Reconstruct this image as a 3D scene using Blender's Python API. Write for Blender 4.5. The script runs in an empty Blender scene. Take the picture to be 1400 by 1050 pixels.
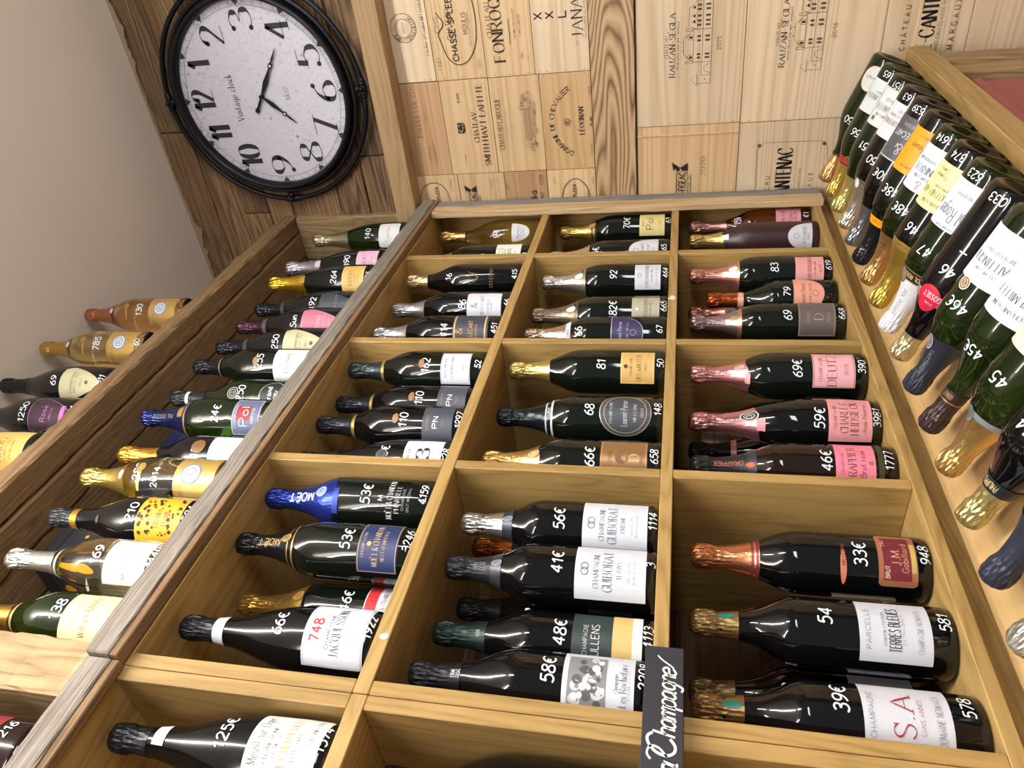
import bpy, math, random
from mathutils import Matrix, Vector
random.seed(7)
C = bpy.context.scene.collection
SC = bpy.context.scene
PI = math.pi

# ---------------------------------------------------------------- camera, world, lights, exposure
# world axes: X along the bottle rack towards the end wall, Y into the rack, Z up; eye level is Z = 0
RX = Vector((0.19040656, 0.11258994, -0.97522759))     # picture right
RY = Vector((-0.5794669, 0.8147726, -0.01907155))      # picture down
RZ = Vector((0.79244145, 0.56874345, 0.2203802))       # view direction
cam_d = bpy.data.cameras.new('camera'); cam = bpy.data.objects.new('camera', cam_d); C.objects.link(cam)
cam_d.sensor_width = 36; cam_d.lens = 997.17/1400*36; cam_d.clip_start = .02
cam.matrix_world = Matrix(((RX[0], -RY[0], -RZ[0], 0), (RX[1], -RY[1], -RZ[1], 0), (RX[2], -RY[2], -RZ[2], 0), (0, 0, 0, 1)))
SC.camera = cam
W = bpy.data.worlds.new('room_light'); SC.world = W; W.use_nodes = True
W.node_tree.nodes['Background'].inputs[0].default_value = (.97, .98, 1, 1)
W.node_tree.nodes['Background'].inputs[1].default_value = .24
def lamp(name, loc, sx, sy, watts, col=(.99, .99, 1), rot=(0, 0, 0)):
    d = bpy.data.lights.new(name, 'AREA'); d.shape = 'RECTANGLE'; d.size = sx; d.size_y = sy; d.energy = watts; d.color = col
    o = bpy.data.objects.new(name, d); C.objects.link(o); o.location = loc; o.rotation_euler = rot
for x, y, L, w in ((.42, -.32, 1.7, 30), (-1.0, -.6, 1.5, 24), (.42, -2.3, 1.2, 26)):
    lamp('ceiling_tube_light', (x, y, 1.44), .07, L, w)                       # bare tubes: they shine down
    lamp('ceiling_tube_light', (x, y, 1.442), .07, L, w*1.1, rot=(PI, 0, 0))  # and up on to the ceiling
lamp('ceiling_fill', (.2, -1.5, .2), .9, .9, 50, col=(.96, .98, 1), rot=(PI-.35, 0, 0))      # no real lamp: added fill to brighten the ceiling, like bounce from below
SC.view_settings.view_transform = 'Standard'; SC.view_settings.look = 'None'
SC.view_settings.gamma = 1; SC.view_settings.use_curve_mapping = False
SC.view_settings.exposure = 0.12

# ---------------------------------------------------------------- materials
def s2l(c):
    return tuple(((v/12.92) if v <= .04045 else ((v+.055)/1.055)**2.4) for v in [x/255 for x in c])
MC = {}
def new_mat(name):
    m = bpy.data.materials.new(name); m.use_nodes = True
    return m, m.node_tree.nodes, m.node_tree.links, m.node_tree.nodes['Principled BSDF']
def plain(col, rough=.55, metal=0., name='paper', coat=0.):
    k = (col, rough, metal, coat)
    if k in MC: return MC[k]
    m, n, l, b = new_mat(name)
    b.inputs['Base Color'].default_value = s2l(col)+(1,)
    b.inputs['Roughness'].default_value = rough; b.inputs['Metallic'].default_value = metal
    b.inputs['Coat Weight'].default_value = coat
    t = n.new('ShaderNodeTexNoise'); t.inputs['Scale'].default_value = 900 if name == 'paper' else 60
    co = n.new('ShaderNodeTexCoord'); l.new(co.outputs['Object'], t.inputs['Vector'])
    bp = n.new('ShaderNodeBump'); bp.inputs['Strength'].default_value = .08; bp.inputs['Distance'].default_value = .0005
    l.new(t.outputs[0], bp.inputs['Height']); l.new(bp.outputs[0], b.inputs['Normal'])
    MC[k] = m; return m
def foil_mat(col, metal=.9, rough=.3, crumple=1.0):
    k = ('f', col, metal, rough, crumple)
    if k in MC: return MC[k]
    m, n, l, b = new_mat('foil')
    b.inputs['Base Color'].default_value = s2l(col)+(1,)
    b.inputs['Roughness'].default_value = rough; b.inputs['Metallic'].default_value = metal
    co = n.new('ShaderNodeTexCoord')
    mp = n.new('ShaderNodeMapping'); mp.inputs['Scale'].default_value = (1, 1, .30)
    l.new(co.outputs['Object'], mp.inputs['Vector'])
    v = n.new('ShaderNodeTexVoronoi'); v.feature = 'F1'; v.inputs['Scale'].default_value = 230
    l.new(mp.outputs[0], v.inputs['Vector'])
    sx = n.new('ShaderNodeSeparateXYZ'); l.new(co.outputs['Object'], sx.inputs[0])
    mr = n.new('ShaderNodeMapRange'); mr.inputs[1].default_value = .248; mr.inputs[2].default_value = .284
    mr.inputs[3].default_value = .10; mr.inputs[4].default_value = 1.0
    l.new(sx.outputs[2], mr.inputs[0])
    mu = n.new('ShaderNodeMath'); mu.operation = 'MULTIPLY'; l.new(v.outputs[0], mu.inputs[0]); l.new(mr.outputs[0], mu.inputs[1])
    bp = n.new('ShaderNodeBump'); bp.inputs['Strength'].default_value = .9*crumple; bp.inputs['Distance'].default_value = .0035
    l.new(mu.outputs[0], bp.inputs['Height']); l.new(bp.outputs[0], b.inputs['Normal'])
    MC[k] = m; return m
def glass_mat(kind):
    if kind in MC: return MC[kind]
    m, n, l, b = new_mat('glass_'+kind)
    P = {'dark': ((.004, .006, .004), 0, .045), 'black': ((.003, .003, .0035), 0, .05), 'brown': ((.012, .005, .003), 0, .045),
         'matte': ((.035, .012, .016), 0, .38), 'satin': ((.006, .0055, .006), 0, .22),
         'green': ((.026, .060, .009), .80, .03), 'clear': ((.97, .92, .52), 1, .01), 'gold': ((.97, .80, .36), 1, .01), 'amber': ((.95, .52, .20), 1, .01),
         'rose': ((.80, .22, .10), .9, .02)}[kind]
    b.inputs['Base Color'].default_value = P[0]+(1,); b.inputs['Transmission Weight'].default_value = P[1]
    b.inputs['Roughness'].default_value = P[2]; b.inputs['IOR'].default_value = 1.5
    if kind in ('green',):
        co = n.new('ShaderNodeTexCoord'); w = n.new('ShaderNodeTexNoise'); w.inputs['Scale'].default_value = 22
        l.new(co.outputs['Object'], w.inputs['Vector'])
        bp = n.new('ShaderNodeBump'); bp.inputs['Strength'].default_value = .25; bp.inputs['Distance'].default_value = .004
        l.new(w.outputs[0], bp.inputs['Height']); l.new(bp.outputs[0], b.inputs['Normal'])
    MC[kind] = m; return m
def wood(name, axis, cols, sc=1., stretch=.06, dist=3.0, rings=.5, rough=.55, bump=.15, fine=.35, streak=None, planks=0):
    """grain running along axis; cols = dark, mid, light (sRGB)"""
    m, n, l, b = new_mat(name)
    co = n.new('ShaderNodeTexCoord'); oi = n.new('ShaderNodeObjectInfo')
    ad = n.new('ShaderNodeVectorMath'); ad.operation = 'MULTIPLY_ADD'
    cm = n.new('ShaderNodeCombineXYZ')
    for i in range(3): l.new(oi.outputs['Random'], cm.inputs[i])
    l.new(cm.outputs[0], ad.inputs[0]); ad.inputs[1].default_value = (7.3, 5.1, 9.7); l.new(co.outputs['Object'], ad.inputs[2])
    mp = n.new('ShaderNodeMapping'); s = [1., 1., 1.]; s['XYZ'.index(axis)] = stretch
    mp.inputs['Scale'].default_value = s; l.new(ad.outputs[0], mp.inputs['Vector'])
    big = n.new('ShaderNodeTexNoise'); big.inputs['Scale'].default_value = 7*sc; big.inputs['Detail'].default_value = 1.5; big.inputs['Distortion'].default_value = .4
    l.new(mp.outputs[0], big.inputs['Vector'])
    mul = n.new('ShaderNodeMath'); mul.operation = 'MULTIPLY'; mul.inputs[1].default_value = 13*dist/3
    l.new(big.outputs[0], mul.inputs[0])
    fr = n.new('ShaderNodeMath'); fr.operation = 'PINGPONG'; fr.inputs[1].default_value = .5; l.new(mul.outputs[0], fr.inputs[0])
    f2 = n.new('ShaderNodeTexNoise'); f2.inputs['Scale'].default_value = 130*sc; f2.inputs['Detail'].default_value = 4; f2.inputs['Roughness'].default_value = .65
    mp2 = n.new('ShaderNodeMapping'); s2 = [1., 1., 1.]; s2['XYZ'.index(axis)] = stretch*.6
    mp2.inputs['Scale'].default_value = s2; l.new(ad.outputs[0], mp2.inputs['Vector']); l.new(mp2.outputs[0], f2.inputs['Vector'])
    a = n.new('ShaderNodeMath'); a.operation = 'MULTIPLY'; a.inputs[1].default_value = rings*2; l.new(fr.outputs[0], a.inputs[0])
    c = n.new('ShaderNodeMath'); c.operation = 'MULTIPLY_ADD'; c.inputs[1].default_value = fine; l.new(f2.outputs[0], c.inputs[0]); l.new(a.outputs[0], c.inputs[2])
    r = n.new('ShaderNodeValToRGB'); e = r.color_ramp.elements
    tot = rings+fine
    e[0].position = .15*tot; e[0].color = s2l(cols[0])+(1,)
    e[1].position = .95*tot; e[1].color = s2l(cols[2])+(1,)
    q = e.new(.45*tot); q.color = s2l(cols[1])+(1,)
    l.new(c.outputs[0], r.inputs[0])
    hs = n.new('ShaderNodeHueSaturation'); l.new(r.outputs[0], hs.inputs['Color'])
    vr = n.new('ShaderNodeMapRange'); vr.inputs[3].default_value = .9; vr.inputs[4].default_value = 1.1; l.new(oi.outputs['Random'], vr.inputs[0])
    l.new(vr.outputs[0], hs.inputs['Value']); out = hs.outputs[0]
    if streak:
        sn = n.new('ShaderNodeTexNoise'); sn.inputs['Scale'].default_value = 3.5*sc; sn.inputs['Detail'].default_value = 3
        l.new(mp.outputs[0], sn.inputs['Vector'])
        sr = n.new('ShaderNodeMapRange'); sr.inputs[1].default_value = .5; sr.inputs[2].default_value = .68; l.new(sn.outputs[0], sr.inputs[0])
        mx = n.new('ShaderNodeMix'); mx.data_type = 'RGBA'; l.new(sr.outputs[0], mx.inputs[0]); l.new(out, mx.inputs[6])
        mx.inputs[7].default_value = s2l(streak)+(1,); out = mx.outputs[2]
    l.new(out, b.inputs['Base Color']); b.inputs['Roughness'].default_value = rough
    bp = n.new('ShaderNodeBump'); bp.inputs['Strength'].default_value = bump; bp.inputs['Distance'].default_value = .003
    l.new(c.outputs[0], bp.inputs['Height']); l.new(bp.outputs[0], b.inputs['Normal'])
    return m
OAK_H = wood('oak_board_along', 'X', ((132, 102, 54), (170, 139, 84), (188, 157, 100)), 2.0, .09, 3.2, .35, .42, .04, .6)
OAK_V = wood('oak_board_upright', 'Z', ((128, 99, 52), (164, 133, 79), (181, 150, 94)), 2.0, .09, 3.2, .30, .42, .04, .6)
OAK_S = wood('oak_slope', 'X', ((158, 126, 78), (184, 152, 102), (196, 166, 116)), 1.6, .12, 2, .12, .45, .05, .8)
GREY_X = wood('weathered_board_along', 'X', ((74, 66, 58), (120, 111, 99), (152, 143, 131)), 4.2, .035, 3, .30, .85, .6, 1.1)
GREY_Z = wood('weathered_board_upright', 'Z', ((88, 84, 80), (128, 124, 118), (158, 154, 148)), 3.4, .05, 3, .3, .85, .4, .7)
LIGHT_Z = wood('sawn_light_wood_upright', 'Z', ((150, 120, 84), (188, 160, 120), (206, 182, 142)), 1.5, .08, 3, .3, .7, .15, .5, streak=(170, 112, 80))
OLD_X = wood('old_beam_wood_along', 'X', ((82, 60, 38), (122, 94, 62), (152, 122, 86)), 2.6, .04, 4, .35, .8, .35, .8)
OLD_Z = wood('old_post_wood_upright', 'Z', ((106, 84, 56), (150, 124, 86), (172, 146, 106)), 1.8, .07, 3, .4, .8, .4, .6)
OLD_Y = wood('old_board_wood_cross', 'Y', ((84, 56, 32), (140, 102, 64), (170, 134, 94)), 1.8, .05, 4, .5, .8, .4, .6)
DARKB = wood('dark_back_board', 'X', ((46, 30, 18), (78, 52, 32), (100, 70, 44)), 1.5, .05, 3, .4, .8, .3, .5)
CLAD = [wood('cladding_brown', 'Y', ((84, 62, 40), (132, 102, 70), (166, 136, 100)), 2.2, .045, 5, .55, .75, .3, .5, streak=(104, 74, 48)),
        wood('cladding_dark', 'Y', ((54, 40, 28), (102, 78, 54), (144, 114, 80)), 2.4, .04, 6, .6, .78, .35, .5, streak=(62, 42, 28)),
        wood('cladding_tan', 'Y', ((104, 80, 54), (150, 120, 86), (174, 146, 110)), 2.0, .05, 3, .35, .75, .25, .6)]
TRIMW = wood('trim_beam_wood', 'Y', ((128, 98, 66), (164, 134, 96), (184, 154, 116)), 2.4, .05, 3, .3, .7, .2, .7, streak=(140, 112, 92))
KNOTW = wood('knotty_board', 'Y', ((112, 84, 56), (168, 138, 102), (194, 166, 130)), 1.0, .13, 8, .7, .65, .2, .3)
CR = {k: wood('crate_wood_'+k, 'Y', c, 1.5, .025, 3.2, .42, .6, .05, .5) for k, c in {
    'pale': ((192, 166, 130), (214, 192, 160), (224, 206, 178)), 'tan': ((182, 150, 108), (204, 174, 132), (214, 188, 148)),
    'rust': ((156, 118, 82), (178, 142, 104), (192, 156, 118)), 'amber': ((178, 144, 98), (196, 162, 116), (206, 174, 130))}.items()}
INK = plain((58, 40, 28), .7, name='stamp_ink'); INKF = plain((112, 84, 58), .7, name='stamp_ink'); INKB = plain((26, 22, 22), .6, name='stamp_ink')
WHITE_PEN = plain((236, 240, 246), .5, name='marker')
BLACKM = plain((26, 27, 32), .38, .6, name='iron')
def plaster():
    m, n, l, b = new_mat('beige_plaster')
    co = n.new('ShaderNodeTexCoord'); t = n.new('ShaderNodeTexNoise'); t.inputs['Scale'].default_value = 2.2; t.inputs['Detail'].default_value = 6
    l.new(co.outputs['Object'], t.inputs['Vector'])
    r = n.new('ShaderNodeValToRGB'); r.color_ramp.elements[0].color = s2l((206, 196, 184))+(1,); r.color_ramp.elements[1].color = s2l((214, 205, 193))+(1,)
    l.new(t.outputs[0], r.inputs[0]); l.new(r.outputs[0], b.inputs['Base Color']); b.inputs['Roughness'].default_value = .85
    bp = n.new('ShaderNodeBump'); bp.inputs['Strength'].default_value = .25; bp.inputs['Distance'].default_value = .004
    l.new(t.outputs[0], bp.inputs['Height']); l.new(bp.outputs[0], b.inputs['Normal']); return m
PLASTER = plaster()

# ---------------------------------------------------------------- object helpers
def mk(name, verts, faces, mat, parent=None, smooth=False):
    me = bpy.data.meshes.new(name); me.from_pydata([tuple(v) for v in verts], [], faces)
    if smooth: me.polygons.foreach_set('use_smooth', [True]*len(me.polygons))
    if mat: me.materials.append(mat)
    me.update()
    o = bpy.data.objects.new(name, me); C.objects.link(o)
    if parent: o.parent = parent
    return o
def put(name, me, parent):
    o = bpy.data.objects.new(name, me); C.objects.link(o); o.parent = parent; return o
def tag(o, label=None, cat=None, group=None, kind=None):
    if label: o['label'] = label
    if cat: o['category'] = cat
    if group: o['group'] = group
    if kind: o['kind'] = kind
    return o
def thing(name, label, cat, loc=(0, 0, 0), group=None):
    o = bpy.data.objects.new(name, None); o.empty_display_size = .05; C.objects.link(o); o.location = loc
    return tag(o, label, cat, group)
def boxm(x0, x1, y0, y1, z0, z1, b=.0012, rough=0., seed=0, edge=0., axis='X'):
    """a board: bevelled box; rough > 0 gives it worn, wavering edges along its axis"""
    rnd = random.Random(seed)
    lo = [x0, y0, z0]; hi = [x1, y1, z1]; ai = 'XYZ'.index(axis); oi = [i for i in range(3) if i != ai]
    b = min(b, *( (hi[i]-lo[i])*.3 for i in range(3)))
    L = hi[ai]-lo[ai]; n = 1 if rough == 0 else max(4, int(L/.02))
    V = []; F = []
    ts = [0.]+[i/n for i in range(0, n+1)]+[1.]
    for k, t in enumerate(ts):
        endk = (k == 0 or k == len(ts)-1)
        a = lo[ai]+L*t
        if k == 0: a = lo[ai]
        elif k == 1: a = lo[ai]+b
        elif k == len(ts)-1: a = hi[ai]
        elif k == len(ts)-2: a = hi[ai]-b
        ins = b if endk else 0
        P = []
        c0, c1, d0, d1 = lo[oi[0]]+ins, hi[oi[0]]-ins, lo[oi[1]]+ins, hi[oi[1]]-ins
        P = [(c0+b, d0), (c1-b, d0), (c1, d0+b), (c1, d1-b), (c1-b, d1), (c0+b, d1), (c0, d1-b), (c0, d0+b)]
        w = [rough*(math.sin(a*37+seed*1.3+j//2*2.1)*.5+math.sin(a*91+seed+j//2)*.3+rnd.uniform(-.5, .5)) for j in range(8)]
        for j, (p, q) in enumerate(P):
            v = [0, 0, 0]; v[ai] = a
            jj = w[(j//2)*2 % 8] if rough else 0
            v[oi[0]] = p+jj*(.6 if p > (c0+c1)/2 else -.6); v[oi[1]] = q+jj*(1 if q > (d0+d1)/2 else -1)
            V.append(v)
    m = len(ts)
    for k in range(m-1):
        for j in range(8):
            F.append((k*8+j, k*8+(j+1) % 8, (k+1)*8+(j+1) % 8, (k+1)*8+j))
    F.append(tuple(range(7, -1, -1))); F.append(tuple((m-1)*8+j for j in range(8)))
    if ai == 1: F = [tuple(reversed(f)) for f in F]
    return V, F
def board(name, x0, x1, y0, y1, z0, z1, mat, parent, **k):
    V, F = boxm(x0, x1, y0, y1, z0, z1, **k); return mk(name, V, F, mat, parent)
def tube_ring(cx, cy, cz, R, r, n=72, m=10, plane='X'):
    V = []; F = []
    for i in range(n):
        a = 2*PI*i/n
        for j in range(m):
            b = 2*PI*j/m; rr = R+r*math.cos(b)
            V.append((cx+r*math.sin(b), cy+rr*math.cos(a), cz+rr*math.sin(a)))
    for i in range(n):
        for j in range(m):
            F.append((i*m+j, ((i+1) % n)*m+j, ((i+1) % n)*m+(j+1) % m, i*m+(j+1) % m))
    return V, F

# ---------------------------------------------------------------- lettering: stroke glyphs (cap height 1), drawn as ribbons
G = {}
def _g(txt):
    for ln in txt.strip().split('\n'):
        ch, body = ln[0], ln[2:]
        st = []
        for s in body.split('|'):
            sm = s.startswith('~'); s = s.lstrip('~')
            st.append((sm, [tuple(float(v) for v in p.split(',')) for p in s.split()]))
        G[ch] = (st, max(p[0] for _, q in st for p in q))
_g('''A 0,0 .38,1 .76,0|.14,.35 .62,.35
B 0,0 0,1|~0,1 .35,1 .52,.88 .52,.66 .35,.54 0,.54|~.3,.54 .52,.5 .62,.28 .5,.05 .3,0 0,0
C ~.7,.82 .5,1 .25,.97 .05,.75 0,.5 .05,.25 .25,.03 .5,0 .7,.18
D 0,0 0,1|~0,1 .35,1 .6,.85 .7,.5 .6,.15 .35,0 0,0
E 0,0 0,1|0,1 .55,1|0,.52 .45,.52|0,0 .58,0
F 0,0 0,1|0,1 .55,1|0,.52 .45,.52
G ~.7,.84 .5,1 .25,.97 .05,.75 0,.5 .05,.25 .25,.03 .5,0 .7,.14|.7,.14 .7,.45 .42,.45
H 0,0 0,1|.65,0 .65,1|0,.52 .65,.52
I 0,0 0,1
J ~.05,.05 .2,0 .32,.08 .36,.25 .36,.6|.36,.5 .36,1
K 0,0 0,1|.6,1 0,.42|.2,.6 .66,0
L 0,0 0,1|0,0 .52,0
M 0,0 .05,1|.05,1 .4,.1|.4,.1 .75,1|.75,1 .8,0
N 0,0 0,1|0,1 .62,0|.62,0 .62,1
O ~.36,1 .12,.9 0,.5 .12,.1 .36,0 .6,.1 .72,.5 .6,.9 .36,1
P 0,0 0,1|~0,1 .35,1 .55,.9 .57,.7 .45,.52 .3,.47 0,.47
Q ~.36,1 .12,.9 0,.5 .12,.1 .36,0 .6,.1 .72,.5 .6,.9 .36,1|.42,.22 .75,-.12
R 0,0 0,1|~0,1 .35,1 .55,.9 .56,.7 .42,.53 .3,.5 0,.5|.3,.5 .62,0
S ~.52,.85 .38,.98 .18,.98 .04,.8 .12,.6 .42,.42 .54,.25 .42,.03 .2,0 0,.16
T .33,0 .33,1|0,1 .66,1
U ~0,1 0,.35 .1,.06 .32,0 .54,.06 .64,.35 .64,1
V 0,1 .36,0|.36,0 .72,1
W 0,1 .25,0|.25,0 .5,.9|.5,.9 .75,0|.75,0 1,1
X 0,1 .65,0|0,0 .62,1
Y 0,1 .34,.48|.68,1 .34,.48|.34,.48 .34,0
Z 0,1 .6,1|.6,1 0,0|0,0 .62,0
0 ~.3,1 .1,.88 0,.5 .1,.12 .3,0 .5,.12 .6,.5 .5,.88 .3,1
1 .02,.72 .28,1|.28,1 .28,0
2 ~.03,.76 .14,.95 .34,1 .52,.86 .5,.62 .25,.3 0,0|0,0 .58,0
3 ~.04,.88 .25,1 .48,.88 .48,.64 .22,.54|~.22,.54 .52,.44 .54,.14 .3,0 .02,.1
4 .42,0 .42,1|.42,1 0,.3|0,.3 .6,.3
5 .52,1 .1,1|.1,1 .06,.56|~.06,.56 .3,.66 .52,.5 .54,.2 .32,0 .02,.08
6 ~.48,.98 .2,.8 .03,.45 .06,.12 .28,0 .5,.1 .54,.34 .36,.56 .12,.5 .03,.34
7 0,1 .56,1|.56,1 .2,0
8 ~.28,.54 .06,.7 .1,.94 .3,1 .5,.92 .5,.7 .28,.54 .02,.32 .06,.06 .3,0 .54,.08 .56,.34 .28,.54
9 ~.08,.02 .36,.2 .54,.55 .5,.88 .28,1 .06,.9 .03,.64 .2,.44 .44,.5 .54,.66
€ ~.62,.9 .4,1 .15,.8 .08,.5 .15,.2 .4,0 .62,.1|0,.6 .42,.6|0,.42 .4,.42
- .0,.45 .35,.45
. .0,0 .06,.06
' .05,1 0,.78
& ~.7,0 .2,.6 .12,.85 .3,1 .46,.84 .3,.6 .05,.35 .05,.08 .3,0 .6,.2 .7,.45
/ 0,0 .4,1
+ 0,.5 .5,.5|.25,.25 .25,.75
a ~.4,.5 .2,.6 .02,.42 .02,.15 .18,0 .4,.15|.42,.58 .42,.1|~.42,.1 .46,0 .54,.04
b 0,1 0,0|~0,.45 .2,.6 .42,.48 .44,.15 .22,0 0,.12
c ~.4,.48 .22,.6 .03,.45 .02,.15 .2,0 .4,.1
d .42,1 .42,0|~.42,.45 .22,.6 .02,.45 .02,.15 .2,0 .42,.12
e ~.03,.32 .42,.34 .4,.52 .22,.6 .03,.46 .02,.15 .2,0 .42,.1
f ~.36,.95 .22,1 .14,.85 .14,.6|.14,.7 .14,0|0,.58 .3,.58
g ~.4,.48 .2,.6 .02,.45 .04,.16 .2,.05 .4,.16|.42,.58 .42,-.1|~.42,-.1 .3,-.32 .04,-.26
h 0,1 0,0|~0,.4 .2,.6 .38,.5 .4,.3|.4,.35 .4,0
i 0,.58 0,0|0,.8 .03,.84
j .15,.58 .15,-.15|~.15,-.15 .08,-.3 -.05,-.28
k 0,1 0,0|.36,.58 0,.24|.12,.34 .4,0
l 0,1 0,0
m 0,.58 0,0|~0,.4 .14,.6 .28,.5 .3,.35|.3,.35 .3,0|~.3,.4 .44,.6 .58,.5 .6,.35|.6,.35 .6,0
n 0,.58 0,0|~0,.4 .2,.6 .38,.5 .4,.3|.4,.35 .4,0
o ~.22,.6 .05,.5 0,.3 .05,.1 .22,0 .4,.1 .45,.3 .4,.5 .22,.6
p 0,.58 0,-.32|~0,.45 .2,.6 .42,.48 .44,.15 .22,0 0,.12
q .42,.58 .42,-.32|~.42,.45 .22,.6 .02,.45 .02,.15 .2,0 .42,.12
r 0,.58 0,0|~0,.35 .1,.55 .28,.58
s ~.34,.5 .2,.6 .04,.5 .1,.35 .3,.25 .34,.1 .18,0 0,.1
t .14,.9 .14,.15|~.14,.15 .2,0 .32,.04|0,.58 .3,.58
u ~0,.58 0,.2 .12,0 .3,.05 .4,.2|.4,.58 .4,0
v 0,.58 .2,0|.2,0 .4,.58
w 0,.58 .15,0|.15,0 .3,.5|.3,.5 .45,0|.45,0 .6,.58
x 0,.58 .38,0|0,0 .38,.58
y 0,.58 .2,0|.42,.58 .1,-.32
z 0,.58 .36,.58|.36,.58 0,0|0,0 .38,0''')
ACC = {'É': ('E', '/'), 'È': ('E', '`'), 'Â': ('A', '^'), 'Ë': ('E', ':'), 'Ï': ('I', ':'), 'é': ('e', '/'), 'Ê': ('E', '^'), 'Ô': ('O', '^')}
def catmull(P, k=4):
    if len(P) < 3: return P
    closed = P[0] == P[-1]; Q = []
    n = len(P)
    for i in range(n-1):
        p1, p2 = P[i], P[i+1]
        p0 = P[i-1] if i else (P[-2] if closed else p1); p3 = P[i+2] if i+2 < n else (P[1] if closed else p2)
        for j in range(k):
            t = j/k
            Q.append(tuple(.5*(2*b+(c-a)*t+(2*a-5*b+4*c-d)*t*t+(3*b-a-3*c+d)*t**3) for a, b, c, d in zip(p0, p1, p2, p3)))
    Q.append(P[-1]); return Q
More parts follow.
